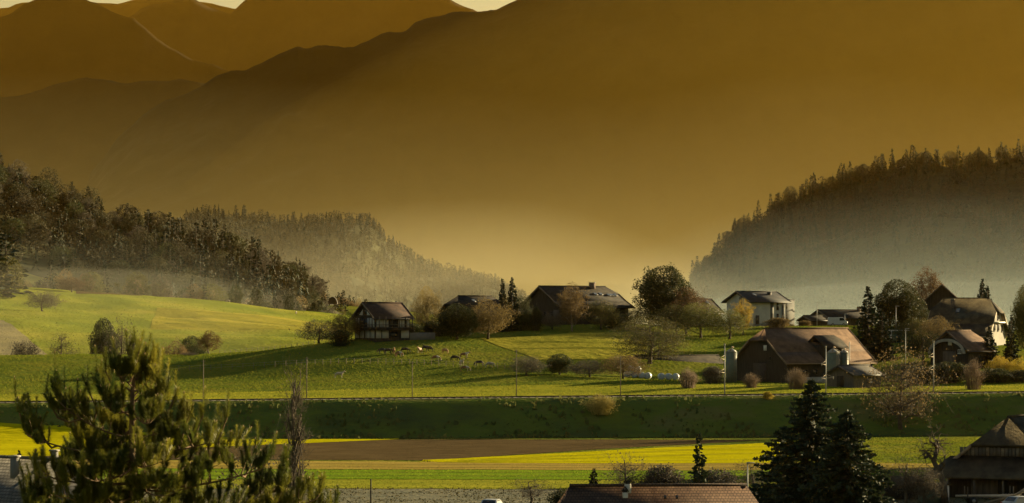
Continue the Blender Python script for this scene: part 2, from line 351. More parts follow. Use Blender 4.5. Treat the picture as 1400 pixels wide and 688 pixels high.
# ------------------------------------------------------------------ the air: thin haze over everything, thicker mist lying in the valley
def air(name, a, b, dens, colr, aniso):
    m = bpy.data.materials.new(name); m.use_nodes = True; nt = m.node_tree; nt.nodes.clear()
    o = nt.nodes.new('ShaderNodeOutputMaterial'); v = nt.nodes.new('ShaderNodeVolumePrincipled')
    v.inputs['Color'].default_value = (*colr, 1); v.inputs['Density'].default_value = dens; v.inputs['Anisotropy'].default_value = aniso
    nt.links.new(v.outputs[0], o.inputs['Volume'])
    return tag(MB().box(a, b).build(name, m), kind='stuff')
air('haze', (-13000, -600, -60), (13000, 26500, 2700), 0.42e-5, (1.0, .56, .06), .35)
def mist(x0, x1, y0, y1, z0, z1, dens, colr, aniso, edge=.18, seed=0, nx=40, ny=40, pw=2.5):
    """a closed bank of mist lying in the valley; its top sinks from z0 at the near side to z1 at the far side"""
    u, v = np.meshgrid(np.linspace(0, 1, nx), np.linspace(0, 1, ny), indexing='xy')
    X = x0 + (x1 - x0) * u; Y = y0 + (y1 - y0) * v
    t = z1 + (z0 - z1) * (1 - v) ** pw
    t = t * (1 + .34 * fbm(u * 5, v * 2, seed, 3))
    side = np.clip(np.minimum(u, 1 - u) / edge, 0, 1); side = side * side * (3 - 2 * side)
    Zt = -40 + (t + 40) * side * np.where(v == 1, .0, 1)
    Zb = np.full_like(Zt, -45)
    mb = MB().grid(np.stack([X, Y, Zt], -1)).grid(np.stack([X, Y, Zb], -1)[::-1])
    n = nx * ny
    top = np.arange(n).reshape(ny, nx); bot = np.arange(n).reshape(ny, nx)[::-1] + n
    V = np.concatenate(mb.v)
    rim = np.concatenate([top[0, :], top[1:, -1], top[-1, -2::-1], top[-2:0:-1, 0]])
    rib = np.concatenate([bot[0, :], bot[1:, -1], bot[-1, -2::-1], bot[-2:0:-1, 0]])
    q = np.stack([rim, rib, np.roll(rib, -1), np.roll(rim, -1)], -1)
    mb.f.append(q)
    m = bpy.data.materials.new('mist_or_beam'); m.use_nodes = True; nt = m.node_tree; nt.nodes.clear()
    o = nt.nodes.new('ShaderNodeOutputMaterial'); vv = nt.nodes.new('ShaderNodeVolumePrincipled')
    vv.inputs['Color'].default_value = (*colr, 1); vv.inputs['Density'].default_value = dens; vv.inputs['Anisotropy'].default_value = aniso
    nt.links.new(vv.outputs[0], o.inputs['Volume'])
    return tag(mb.build('mist_or_beam', m), kind='stuff')
mist(-2600, 2600, 4250, 6750, 390, 6, 1.9e-4, (1.0, .83, .36), .3, seed=1, pw=4.0)        # fills the main valley before the big mountain
mist(-170, 1100, 1330, 1820, 82, 24, 2.4e-4, (.84, .98, .92), .1, .3, seed=2, pw=4)
mist(-190, 1150, 1830, 2330, 92, 6, 4.2e-4, (.84, .98, .92), .1, .3, seed=6, pw=3.0)          # lies at the foot of the steep hill
mist(-1000, 420, 2340, 2920, 95, 6, 7e-4, (1.0, .93, .64), .2, .3, seed=4)      # before the middle ridge
mist(-520, 40, 1185, 1440, 40, 12, 4.2e-4, (.90, .96, .80), .1, .35, seed=3)              # lies at the foot of the forest
mist(-460, 20, 700, 1182, 14, 18, 1.1e-4, (1.0, .96, .74), .2, .3, seed=5, pw=1)              # over the far meadow
def beam_lens(c, r, tilt, dens, colr):
    u, v = np.meshgrid(np.linspace(0, 2 * math.pi, 25)[:-1], np.linspace(.04, math.pi - .04, 14), indexing='xy')
    V = np.stack([np.cos(u) * np.sin(v) * r[0], np.sin(u) * np.sin(v) * r[1], np.cos(v) * r[2]], -1)
    V = np.concatenate([V, V[:, :1]], 1)
    mb = MB(); n = 24; q = []
    W = V[:, :n].reshape(-1, 3)
    for i in range(13):
        for j in range(n): q.append((i * n + j, (i + 1) * n + j, (i + 1) * n + (j + 1) % n, i * n + (j + 1) % n))
    mb.add(W, [np.array(q), np.arange(n)[::1].reshape(1, -1), (np.arange(n)[::-1] + 13 * n).reshape(1, -1)])
    m = bpy.data.materials.new('mist_or_beam'); m.use_nodes = True; nt = m.node_tree; nt.nodes.clear()
    o = nt.nodes.new('ShaderNodeOutputMaterial'); vv = nt.nodes.new('ShaderNodeVolumePrincipled')
    vv.inputs['Color'].default_value = (*colr, 1); vv.inputs['Density'].default_value = dens; vv.inputs['Anisotropy'].default_value = .3
    nt.links.new(vv.outputs[0], o.inputs['Volume'])
    ob = tag(mb.build('mist_or_beam', m), kind='stuff'); ob.location = c; ob.rotation_euler = (0, tilt, 0)
beam_lens((wx(1560, 5600), 5600, wz(100, 5600)), (2000, 900, 480), R(-12), 2.6e-5, (1.0, .66, .10))      # tilted haze volume added to imitate the glow of slanting sunbeams
# ------------------------------------------------------------------ vegetation
M['bark'] = mat('bark', (.05, .04, .028), (.11, .085, .06), 3, .95, .02, 12)
M['bark_pale'] = mat('pale_bark', (.12, .10, .08), (.24, .2, .16), 3, .95, .01, 12)
M['needle'] = mat('spruce_needles', (.009, .015, .007), (.025, .036, .014), 1.1, .8, trans=.08, rand=.2)
M['leaf_dark'] = mat('dark_green_leaves', (.02, .028, .008), (.06, .065, .016), .9, .75, trans=.25, rand=.25)
M['leaf_olive'] = mat('olive_leaves', (.06, .06, .016), (.13, .12, .03), .7, .75, trans=.3, rand=.25)
M['leaf_rust'] = mat('rust_autumn_leaves', (.085, .052, .022), (.17, .11, .042), .7, .75, trans=.3, rand=.25)
M['leaf_tan'] = mat('tan_autumn_leaves', (.15, .10, .04), (.26, .18, .075), .6, .75, trans=.3, rand=.25)
M['leaf_gold'] = mat('golden_autumn_leaves', (.26, .17, .02), (.42, .30, .04), .8, .75, trans=.35, rand=.15)
M['leaf_grey'] = mat('grey_brown_twigs', (.07, .058, .042), (.13, .11, .08), .8, .85, trans=.15, rand=.2)
M['needle_near'] = mat('conifer_needles', (.016, .026, .012), (.05, .062, .028), 1.3, .75, trans=.1)
M['leaf_wood'] = mat('woodland_leaves', (.028, .03, .011), (.075, .062, .024), .5, .8, trans=.15, rand=.3)
M['twig_red'] = mat('reddish_twigs', (.14, .095, .062), (.25, .175, .115), 1.2, .85, trans=.2, rand=.15)
M['twig_yellow'] = mat('yellow_twigs', (.26, .2, .06), (.4, .32, .1), 1.2, .85, trans=.25, rand=.15)

def leaves(mb, C, size, rg, tall=1.0, tri=False):
    """one small leaf-like face at each point of C"""
    n = len(C)
    if n == 0: return
    a = rg.normal(size=(n, 3)); a /= np.linalg.norm(a, axis=1)[:, None]
    b = rg.normal(size=(n, 3)); b -= a * (a * b).sum(1)[:, None]; b /= np.linalg.norm(b, axis=1)[:, None]
    s = size * rg.uniform(.6, 1.3, (n, 1))
    a = a * s * tall; b = b * s * .62
    if tri:
        V = np.stack([C - a, C + a * .6 + b, C + a * .6 - b], 1); k = 3
    else:
        V = np.stack([C - a, C + b * .9 - a * .1, C + a, C - b], 1); k = 4
    mb.add(V.reshape(-1, 3), np.arange(n * k).reshape(n, k))

def crown_pts(rg, n, prof, zc0, zc1, rx, lump=.25, shell=.55, seed=0):
    """points spread through a crown: radius profile prof(t) times lumpy noise, weighted to the outside"""
    t = rg.uniform(0, 1, n * 3); keep = rg.uniform(0, 1, n * 3) < prof(t) ** 1.5; t = t[keep][:n]
    th = rg.uniform(0, 2 * math.pi, len(t))
    r = prof(t) * rx * (1 + lump * 2 * fbm(th * 1.3 + 7, t * 5, seed, 2))
    q = rg.uniform(shell, 1, len(t)) ** .7
    return np.stack([np.cos(th) * r * q, np.sin(th) * r * q, zc0 + (zc1 - zc0) * t], -1)

def dome(t): return np.sqrt(np.clip(1 - (2 * t - .85) ** 2 / 1.35, .02, 1))
def egg(t): return np.clip(np.sin(np.clip(t, 0, 1) ** .8 * math.pi) ** .65, .03, 1)
def flat(t): return np.clip(np.sqrt(np.clip(1 - (1.7 * t - .7) ** 2, .02, 1)), .03, 1)
def column(t): return np.clip(np.minimum(t * 6, 1) * (1 - t ** 2.2) ** .5, .05, 1)

def broadleaf(rg, h, w, prof=dome, clear=.2, nleaf=2500, leaf=.22, limbs=7, subs=4, twigs=3, lump=.28, spread=.4, thick=.035, tri=False, fine=0, lean=0.0, dens_gap=.0, wob=1.0):
    """(trunk mesh builder, foliage mesh builder) of a tree of height h and crown width w standing at the origin"""
    tr = MB(); fo = MB(); sd = int(rg.integers(1000))
    z0 = h * clear; R0 = w / 2; r0 = h * thick
    # trunk
    n = 7; t = np.linspace(0, 1, n); top = h * .78
    px = np.cumsum(rg.normal(0, h * .012 * wob, n)) + lean * t * h; py = np.cumsum(rg.normal(0, h * .012 * wob, n)); px -= px[0]; py -= py[0]
    T = np.stack([px, py, t * top], -1); tr.tube(T, r0 * (1 - t * .82) * np.where(t == 0, 1.25, 1), 7)
    def on_trunk(z): return np.array([np.interp(z, T[:, 2], T[:, 0]), np.interp(z, T[:, 2], T[:, 1]), z])
    tips = []
    L = crown_pts(rg, limbs, prof, z0, h * .92, R0, lump * .4, .5, sd)
    for c in L:
        a = on_trunk(max(z0 * .7, min(c[2] - np.hypot(c[0], c[1]) * spread * 1.2, top * .95)))
        e = c * np.array([.62, .62, 1]); e[2] = a[2] + (c[2] - a[2]) * .8
        m = (a + e) / 2 + np.array([0, 0, .06 * h]) * rg.uniform(-.4, 1) * wob + rg.normal(0, .02 * h * wob, 3)
        ra = r0 * .42 * (1 - .5 * a[2] / h)
        tr.tube([a, (a + m) / 2 + rg.normal(0, .008 * h * wob, 3), m, e], [ra, ra * .85, ra * .65, ra * .4], 5, False)
        for _ in range(subs):
            s0 = m + (e - m) * rg.uniform(.1, 1)
            d = crown_pts(rg, 1, prof, z0, h, R0, lump, .75, sd)
            d = d[0] if len(d) else e
            g = s0 + (d - s0) * min(1, .42 * w / (np.linalg.norm(d - s0) + 1e-6))
            g += (c - e) * .5
            mm = (s0 + g) / 2 + rg.normal(0, .015 * h * wob, 3)
            tr.tube([s0, mm, g], [ra * .38, ra * .26, ra * .12], 4, False)
            for _ in range(twigs):
                q0 = mm + (g - mm) * rg.uniform(0, 1); q1 = q0 + rg.normal(0, 1, 3) * w * .085 + (q0 - on_trunk(min(q0[2] * .8, top))) * .18
                tr.tube([q0, (q0 + q1) / 2 + rg.normal(0, .006 * h, 3), q1], [ra * .14, ra * .1, ra * .05], 3, False)
                tips.append(q1); tips.append((q0 + q1) / 2)
                for _ in range(fine):
                    f1 = q1 + rg.normal(0, 1, 3) * w * .05
                    tr.tube([q1 + (q0 - q1) * rg.uniform(0, .8), f1], [ra * .06, ra * .03], 3, False); tips.append(f1)
    if nleaf:
        C = crown_pts(rg, int(nleaf * .55), prof, z0, h, R0, lump, .45, sd)
        # gaps: leave out leaves where a coarse noise is low
        g = vnoise(C[:, 0] / w * 5 + 3, C[:, 2] / w * 5 + C[:, 1] / w * 4, sd)
        C = C[g > -.5 + dens_gap]
        tp = np.array(tips); ii = rg.integers(0, len(tp), int(nleaf * .6))
        C2 = tp[ii] + rg.normal(0, w * .035, (len(ii), 3))
        leaves(fo, np.concatenate([C, C2]), leaf, rg, tri=tri)
    return tr, fo

def spruce(rg, h, w, clear=.05, rows=26, per=9, sprays=9, leaf=.3, droop=.25, taper=.85, irr=.18, gap=0.0, side=5):
    tr = MB(); fo = MB()
    tr.tube([(0, 0, 0), (0, 0, h * .5), (0, 0, h * .98)], [h * .016, h * .01, h * .002], 6)
    z = h * clear
    P0 = []; A = []; B = []
    lean = rg.uniform(0, 6.28)
    for i in range(rows):
        f = i / (rows - 1); zz = h * (clear + (1 - clear) * f ** .92 * .985)
        rl = w / 2 * (1 - f) ** taper * (1 + .12 * math.sin(i * 2.1)) + .02 * w
        nb = max(3, int(per * (1 - .45 * f)))
        for j in range(nb):
            if rg.uniform() < gap: continue
            th = j * 2 * math.pi / nb + i * 1.3 + rg.normal(0, .25)
            l = rl * rg.uniform(1 - irr * 2, 1 + irr)
            d = np.array([math.cos(th), math.sin(th), 0])
            a = np.array([0, 0, zz + rg.normal(0, h * .008)])
            end = a + d * l + np.array([0, 0, -droop * l + .12 * l])
            mid = a + d * l * .55 + np.array([0, 0, -droop * l * .75])
            if l > .12 * w: tr.tube([a, mid, end], [h * .0035, h * .0025, h * .001], 3, False)
            k = max(3, int(sprays * (.35 + l / (w / 2))))
            u = rg.uniform(.12, 1.02, k)[:, None]
            c = a * (1 - u) ** 2 + 2 * mid * u * (1 - u) + end * u ** 2
            perp = np.array([-d[1], d[0], 0])
            sgn = rg.choice([-1, 1], k)[:, None]
            dirv = d * rg.uniform(.5, 1.1, (k, 1)) + perp * sgn * rg.uniform(.15, .9, (k, 1)) + np.array([0, 0, 1]) * rg.uniform(-.55, .12, (k, 1))
            P0.append(c); A.append(dirv * leaf * rg.uniform(.7, 1.35, (k, 1)) * (.55 + .6 * (1 - f))); B.append(np.cross(dirv, rg.normal(size=(k, 3))) * leaf * .3)
    k = 30 if sprays > 4 else 10                 # leader
    zt = rg.uniform(.86, 1.0, k)[:, None]
    c = np.concatenate([np.zeros((k, 2)), zt * h], 1); dv = np.concatenate([rg.normal(0, .5, (k, 2)), rg.uniform(.2, 1, (k, 1))], 1)
    P0.append(c); A.append(dv * leaf * (1.08 - zt) * 3.2); B.append(rg.normal(size=(k, 3)) * leaf * .13)
    P0 = np.concatenate(P0); A = np.concatenate(A); B = np.concatenate(B)
    V = np.stack([P0 - B * .5, P0 + A * .55 - B, P0 + A, P0 + A * .5 + B], 1)
    fo.add(V.reshape(-1, 3), np.arange(len(V) * 4).reshape(-1, 4))
    return tr, fo

def bush(rg, h, w, n=60, leaf=.1, nleaf=800, upright=.5, sub=3, thick=.012):
    """many stems fanning out from one root"""
    tr = MB(); fo = MB(); tips = []
    for i in range(n):
        th = rg.uniform(0, 6.28); q = rg.uniform(0, 1) ** .6
        hh = h * rg.uniform(.6, 1.05) * (1 - .5 * q * q); r = w / 2 * q * rg.uniform(.8, 1.15)
        b = np.array([math.cos(th), math.sin(th), 0]) * r * .5
        e = np.array([math.cos(th) * r, math.sin(th) * r, hh])
        m = b * .4 + e * .6 - np.array([0, 0, -.12 * h * q]); m[:2] = b[:2] + (e[:2] - b[:2]) * .45
        tr.tube([b, m, e], [h * thick, h * thick * .7, h * thick * .25], 3, False)
        for _ in range(sub):
            s0 = m + (e - m) * rg.uniform(0, .8); s1 = s0 + np.array([rg.normal(0, w * .06), rg.normal(0, w * .06), h * rg.uniform(.05, .2)])
            tr.tube([s0, s1], [h * thick * .4, h * thick * .18], 3, False); tips.append(s1)
        tips.append(e); tips.append(m)
    if nleaf:
        tp = np.array(tips); ii = rg.integers(0, len(tp), nleaf // 2)
        C = tp[ii] * rg.uniform(.82, 1.0, (len(ii), 1)) + rg.normal(0, w * .035, (len(ii), 3)); C[:, 2] = np.abs(C[:, 2]) + .02
        C2 = crown_pts(rg, nleaf, dome, h * .01, h * .95, w * .5, .5, .2, int(rg.integers(99)))
        leaves(fo, np.concatenate([C, C2]), leaf, rg)
    return tr, fo

class Plant:
    """one kind of tree: its trunk and foliage meshes, copied for every individual"""
    def __init__(s, name, h, w, tf, mt, mf, cat='tree', fname='crown'):
        s.name, s.h, s.w, s.cat, s.fname = name, h, w, cat, fname
        s.tr = tf[0].mesh(name + '_trunk', mt); s.fo = tf[1].mesh(name + '_' + fname, mf) if tf[1].n else None
        s.alt = {}
    def put(s, x, y, z, h, w, label, group=None, rot=None, mf=None, tname='trunk'):
        o = empty(s.name, (x, y, z), rng.uniform(0, 6.28) if rot is None else rot, label, s.cat, group)
        sc = (w / s.w, w / s.w, h / s.h)
        a = link(tname, s.tr, o); a.scale = sc
        if s.fo:
            f = s.fo
            if mf:
                if mf not in s.alt:
                    g = s.fo.copy(); g.materials[0] = M[mf]; s.alt[mf] = g
                f = s.alt[mf]
            b = link(s.fname, f, o); b.scale = sc
        return o
def g_(s): return np.random.default_rng(s)
K_ = {}
K_['oak'] = [Plant('broadleaf_tree', 10, 9, broadleaf(g_(i), 10, 9.3, dome, .1, 22000, .14, 10, 6, 3, .22), M['bark'], M['leaf_dark']) for i in (1, 2)]
K_['sparse'] = [Plant('autumn_tree', 10, 7.5, broadleaf(g_(i), 10, 8, egg, .14, 10500, .115, 9, 6, 4, .3, .4, .024, fine=1), M['bark'], M['leaf_tan']) for i in (3, 4, 5)]
K_['fruit'] = [Plant('fruit_tree', 6, 6.5, broadleaf(g_(i), 6, 6.8, flat, .2, 7500, .085, 8, 6, 4, .35, .25, .035, fine=1), M['bark'], M['leaf_olive']) for i in (6, 7, 8)]
K_['bare'] = [Plant('bare_tree', 9, 6.5, broadleaf(g_(i), 9, 6.5, egg, .2, 500, .1, 11, 7, 5, .3, .4, .026, fine=3), M['bark'], M['leaf_grey']) for i in (9, 10)]
K_['wide'] = [Plant('spreading_tree', 9, 11, broadleaf(g_(i), 9, 11, flat, .12, 13000, .085, 12, 8, 5, .2, .2, .032, fine=2), M['bark'], M['leaf_tan']) for i in (12,)]
K_['wide_bare'] = [Plant('spreading_tree', 9, 11, broadleaf(g_(42), 9, 11, flat, .14, 2300, .11, 13, 9, 5, .25, .2, .034, fine=3), M['bark'], M['leaf_tan'])]
K_['birch'] = [Plant('birch_tree', 10, 5, broadleaf(g_(i), 10, 5.4, egg, .14, 8000, .10, 10, 6, 3, .4, .7, .018), M['bark_pale'], M['leaf_rust']) for i in (13, 14)]
K_['spruce'] = [Plant('spruce_tree', 12, 5, spruce(g_(i), 12, 5, rows=28, per=10, sprays=17, leaf=.5), M['bark'], M['needle']) for i in (15, 16, 17)]
K_['bush'] = [Plant('bush', 3, 3.4, bush(g_(i), 3, 3.4, 50, .075, 4800), M['bark'], M['leaf_olive'], 'bush', 'foliage') for i in (18, 19)]
K_['osier'] = [Plant('osier_bush', 3.6, 3, bush(g_(i), 3.6, 3, 170, .05, 900, .8, 4, .006), M['twig_red'], M['twig_red'], 'bush', 'foliage') for i in (20, 21)]
K_['osier_y'] = [Plant('osier_bush', 3.6, 3, bush(g_(43), 3.6, 3, 170, .06, 1400, .8, 4, .006), M['twig_yellow'], M['twig_yellow'], 'bush', 'foliage')]
K_['poplar'] = [Plant('poplar_tree', 18, 2.6, broadleaf(g_(22), 18, 2.6, column, .1, 500, .06, 60, 6, 4, .25, 2.6, .012, fine=2, wob=.12), M['bark'], M['bark'])]
# far away: fewer faces
K_['far_spruce'] = [Plant('spruce_tree', 20, 6.5, spruce(g_(i), 20, 6.5, .04, 15, 7, 4, 1.5, .2, side=4), M['bark'], M['needle']) for i in (31, 32, 33, 34)]
K_['far_leaf'] = [Plant('broadleaf_tree', 16, 12, broadleaf(g_(i), 16, 12, dome, .1, 6000, .28, 6, 3, 1, .35), M['bark'], M['leaf_olive']) for i in (35, 36, 37)]
K_['far_tall'] = [Plant('autumn_tree', 18, 10, broadleaf(g_(i), 18, 10, egg, .16, 4600, .25, 6, 4, 2, .45, .5, .018), M['bark'], M['leaf_tan']) for i in (38, 39)]
def tree(kind, px, d, top, wpx, label, mf=None, group=None, var=None, base=None, sink=.12):
    """stands on the land at distance d under pixel column px; its top reaches pixel row top, wpx pixels wide"""
    x, y, z = onray(px, d, sink)
    if base is not None: z = base
    h = (wz(top, d) - z) * 1.02; w = wpx * K * d * {'sparse': 1.25, 'fruit': 1.25, 'bare': 1.2, 'wide': 1.3, 'wide_bare': 1.15, 'birch': 1.25, 'bush': 1.15, 'osier': 1.1, 'osier_y': 1.2, 'spruce': 1.25}.get(kind, 1.0)
    v = K_[kind]; p = v[(int(px * 7 + d) if var is None else var) % len(v)]
    return p.put(x, y, z, h, w, label, group, mf=mf)
# ------------------------------------------------------------------ trees one can tell apart
T = tree
# on the far meadow and before it
T('fruit', 58, 1010, 398, 34, 'round bare tree alone on the upper slope of the sunlit meadow', 'leaf_grey')
T('sparse', 98, 1140, 379, 26, 'rusty round tree at the top edge of the sunlit meadow', 'leaf_rust')
T('bare', 84, 720, 449, 40, 'small dark tree standing on the crest at the foot of the meadow', 'leaf_dark')
T('fruit', 35, 735, 466, 34, 'low grey bush behind the grassy crest beside the dry slope', 'leaf_grey')
T('oak', 142, 745, 436, 36, 'hazy blue green round tree beside the tall bare tree', 'leaf_dark')
T('bare', 168, 735, 424, 42, 'tall bare tree behind the pine, beside the hazy round tree')
T('oak', 262, 745, 460, 36, 'pair of rounded dark crowns at the foot of the meadow', 'leaf_dark')
T('sparse', 240, 735, 467, 34, 'russet bush at the foot of the meadow beside the dark round crown', 'leaf_rust')
T('birch', 286, 625, 452, 26, 'brown larch like tree on the crest above the railway', 'leaf_rust', var=1)
T('fruit', 258, 610, 482, 18, 'small bare tree beside the brown larch above the railway', 'leaf_grey')
T('bush', 306, 618, 490, 18, 'dark little bush at the foot of the brown larch', 'leaf_dark')
T('bare', 344, 600, 484, 20, 'thin bare sapling on the grassy strip above the railway')
T('fruit', 436, 606, 438, 46, 'gnarled spreading tree at the left end of the chalet knoll', 'leaf_grey', var=1)
# round the chalet and the dark farmhouses
T('sparse', 474, 600, 426, 34, 'reddish leafy tree beside the gable of the chalet', 'leaf_rust')
T('bush', 466, 592, 450, 30, 'dark bush at the left corner of the chalet', 'leaf_dark')
T('sparse', 583, 622, 391, 27, 'tall tan tree between the chalet and the hidden farmhouse', 'leaf_tan', var=2)
T('bush', 560, 612, 440, 30, 'shady shrub at the right end of the chalet', 'leaf_dark')
T('bush', 590, 618, 438, 40, 'dark shrub under the tall tan tree', 'leaf_dark')
T('oak', 625, 606, 416, 52, 'dark broad bush before the roof of the hidden farmhouse', 'leaf_dark')
T('sparse', 667, 610, 410, 46, 'rust brown round tree between dark bush and twin spruces', 'leaf_rust', var=0)
T('spruce', 687, 632, 383, 17, 'slim dark spruce, shorter twin, beside the rust brown tree')
T('spruce', 700, 634, 381, 22, 'slim dark spruce, fuller twin, beside the big farmhouse')
T('fruit', 709, 640, 404, 26, 'shaggy dark tree behind the twin spruces', 'leaf_dark')
T('bush', 733, 632, 419, 17, 'egg shaped dark shrub before the gable of the big farmhouse', 'leaf_dark')
T('bush', 716, 634, 426, 28, 'low dark shrub beside the egg shaped shrub', 'leaf_dark')
T('birch', 782, 630, 386, 28, 'slender orange brown birch before the big farmhouse roof', 'leaf_rust')
T('fruit', 822, 636, 411, 36, 'yellow green apple tree before the big farmhouse', 'leaf_olive')
T('fruit', 755, 634, 428, 26, 'small thin tree before the farmhouse gable', 'leaf_grey')
T('bush', 845, 640, 428, 40, 'dark hedge bush at the right end of the big farmhouse', 'leaf_dark')
T('fruit', 868, 650, 420, 24, 'small dark tree between big farmhouse and huge dome tree', 'leaf_dark')
T('oak', 909, 655, 365, 72, 'huge dense dome shaped dark tree on the knoll', 'leaf_dark', var=0)
T('sparse', 938, 650, 392, 40, 'golden brown tree at the side of the huge dome tree', 'leaf_rust')
T('fruit', 925, 642, 418, 44, 'olive bush below the huge dome tree', 'leaf_olive')
T('fruit', 958, 640, 414, 48, 'leaning orchard tree between dome tree and white house', 'leaf_olive', var=2)
T('fruit', 997, 640, 422, 42, 'orchard tree with dark trunk before the white house gable', 'leaf_olive', var=0)
T('birch', 1016, 652, 408, 20, 'narrow yellow brown tree touching the white house gable', 'leaf_gold')
T('bush', 1065, 676, 434, 36, 'reddish bare shrub at the foot of the white house', 'leaf_rust')
T('bush', 1100, 690, 438, 18, 'small shrub beside the grey annexe', 'leaf_rust')
T('wide', 888, 580, 432, 82, 'wide russet tree growing from the slope below the knoll', 'leaf_olive')
T('fruit', 720, 545, 487, 36, 'orchard tree with grey crown beside the second railway pole', 'leaf_grey', var=0)
T('oak', 765, 552, 484, 34, 'round dark orchard tree on the grass behind the railway', 'leaf_dark', var=1)
T('fruit', 806, 548, 493, 38, 'low grey orchard tree next to the round dark one', 'leaf_grey', var=1)
T('fruit', 852, 548, 486, 46, 'brownish orchard tree beside the wrapped bales', 'leaf_rust', var=2)
# bushes by the line
T('osier', 941, 520, 502, 30, 'red brown osier bush beside the grey silo', 'twig_red')
T('bush', 975, 535, 500, 28, 'thin bare shrub at the foot of the left silo', 'leaf_grey')
T('osier', 1027, 522, 509, 26, 'low reddish osier bush before the barn gable', 'twig_red')
T('osier', 1089, 520, 502, 34, 'upright pinkish osier bush before the barn front', 'twig_red')
T('osier', 1331, 520, 490, 32, 'tall rounded pinkish osier bush beside the arched barn', 'twig_red')
T('bush', 1049, em_y(wx(1049, 500)) - 5, 535, 14, 'small yellow shrub on the embankment shoulder', 'leaf_gold')
T('osier_y', 821, em_y(wx(821, 488)) - 9, 538, 42, 'yellow tipped round bush growing on the embankment', 'twig_yellow')
T('bare', 796, em_y(wx(796, 486)) - 9, 560, 8, 'thin sapling beside the round bush on the embankment')
T('wide_bare', 1231, em_y(wx(1231, 490)) - 13, 474, 88, 'broad spreading half bare tree rooted on the embankment', 'leaf_tan')
# village
T('spruce', 1187, 600, 394, 34, 'broad dark spruce behind the end of the brown roofed barn')
T('spruce', 1206, 590, 428, 30, 'dark shorter spruce beside the broad one behind the barn')
T('oak', 1226, 640, 383, 58, 'large round dark tree with browning edge in the village', 'leaf_dark', var=1)
T('birch', 1267, 690, 365, 38, 'tall orange brown tree behind the steep black gable', 'leaf_rust')
T('oak', 1248, 645, 404, 40, 'dark tree beside the steep black gable', 'leaf_dark', var=0)
T('spruce', 1343, 660, 383, 22, 'dark tree of two peaks rising behind the long tiled roof')
T('spruce', 1350, 664, 392, 20, 'smaller dark peak behind the long tiled roof')
T('oak', 1408, 600, 386, 44, 'big grey green tree at the edge of the village', 'leaf_olive', var=1)
T('spruce', 1353, 575, 448, 23, 'blue green spruce before the white gable')
T('spruce', 1383, 580, 432, 19, 'tall narrow spruce beside the white gable')
T('sparse', 1283, 600, 432, 36, 'orange brown tree between long roof and arched barn', 'leaf_rust')
T('fruit', 1250, 612, 436, 40, 'olive tree by the pale garden shed', 'leaf_olive')
T('fruit', 1262, 580, 452, 50, 'dark green bush behind the half bare tree', 'leaf_dark')
T('bush', 1296, 548, 494, 60, 'dark ivy hedge below the arched barn', 'leaf_dark')
T('bush', 1255, 548, 500, 40, 'dark hedge beside the signal mast', 'leaf_dark')
T('sparse', 1366, 552, 486, 24, 'golden yellow tree near the spruces', 'leaf_gold')
T('sparse', 1392, 552, 490, 22, 'orange yellow tree at the end of the village hedge', 'leaf_gold')
T('bush', 1360, 545, 503, 60, 'long dark hedge below the golden trees', 'leaf_dark')
T('bush', 1400, 545, 505, 50, 'dark hedge at the end of the village', 'leaf_dark')
T('bush', 1325, 585, 468, 36, 'grey shrub beside the arched barn roof', 'leaf_olive')
T('fruit', 1120, 760, 428, 12, 'little far tree seen beside the grey annexe', 'leaf_dark')
# below the railway
T('poplar', 402, 200, 446, 58, 'tall slender bare poplar before the fields', None)
T('bare', 352, 205, 588, 100, 'dark leafless tree behind the pine beside the poplar', 'leaf_grey', var=0)
T('bare', 858, 300, 612, 66, 'bare twiggy tree behind the tiled roof chimney', 'leaf_grey', var=1)
T('bush', 905, 300, 634, 70, 'grey thicket bush behind the tiled roof', 'leaf_grey')
T('bush', 980, 302, 640, 70, 'hazy brown thicket beside the drooping spruce', 'leaf_grey')
T('bare', 1028, 305, 625, 60, 'bare greyish tree beside the dark conifers', 'leaf_grey', var=0)
T('bare', 724, 298, 650, 60, 'brown scrub bush near the parked car', 'leaf_grey')
T('bush', 770, 290, 668, 40, 'dark scrub beside the hipped roof end', 'leaf_dark')
T('spruce', 812, 296, 642, 24, 'small bushy conifer behind the left part of the tiled roof')
T('bare', 1240, 300, 616, 70, 'bare shrubby tree beside the old barn', 'leaf_grey', var=1)
T('bare', 1205, 310, 630, 50, 'thin bare shrub between dark conifers and the old barn', 'leaf_grey', var=0)
T('fruit', 1262, 300, 640, 40, 'tangled grey bush by the old barn', 'leaf_grey')
T('spruce', 26, 290, 618, 20, 'little spruce behind the grey roof chimney')
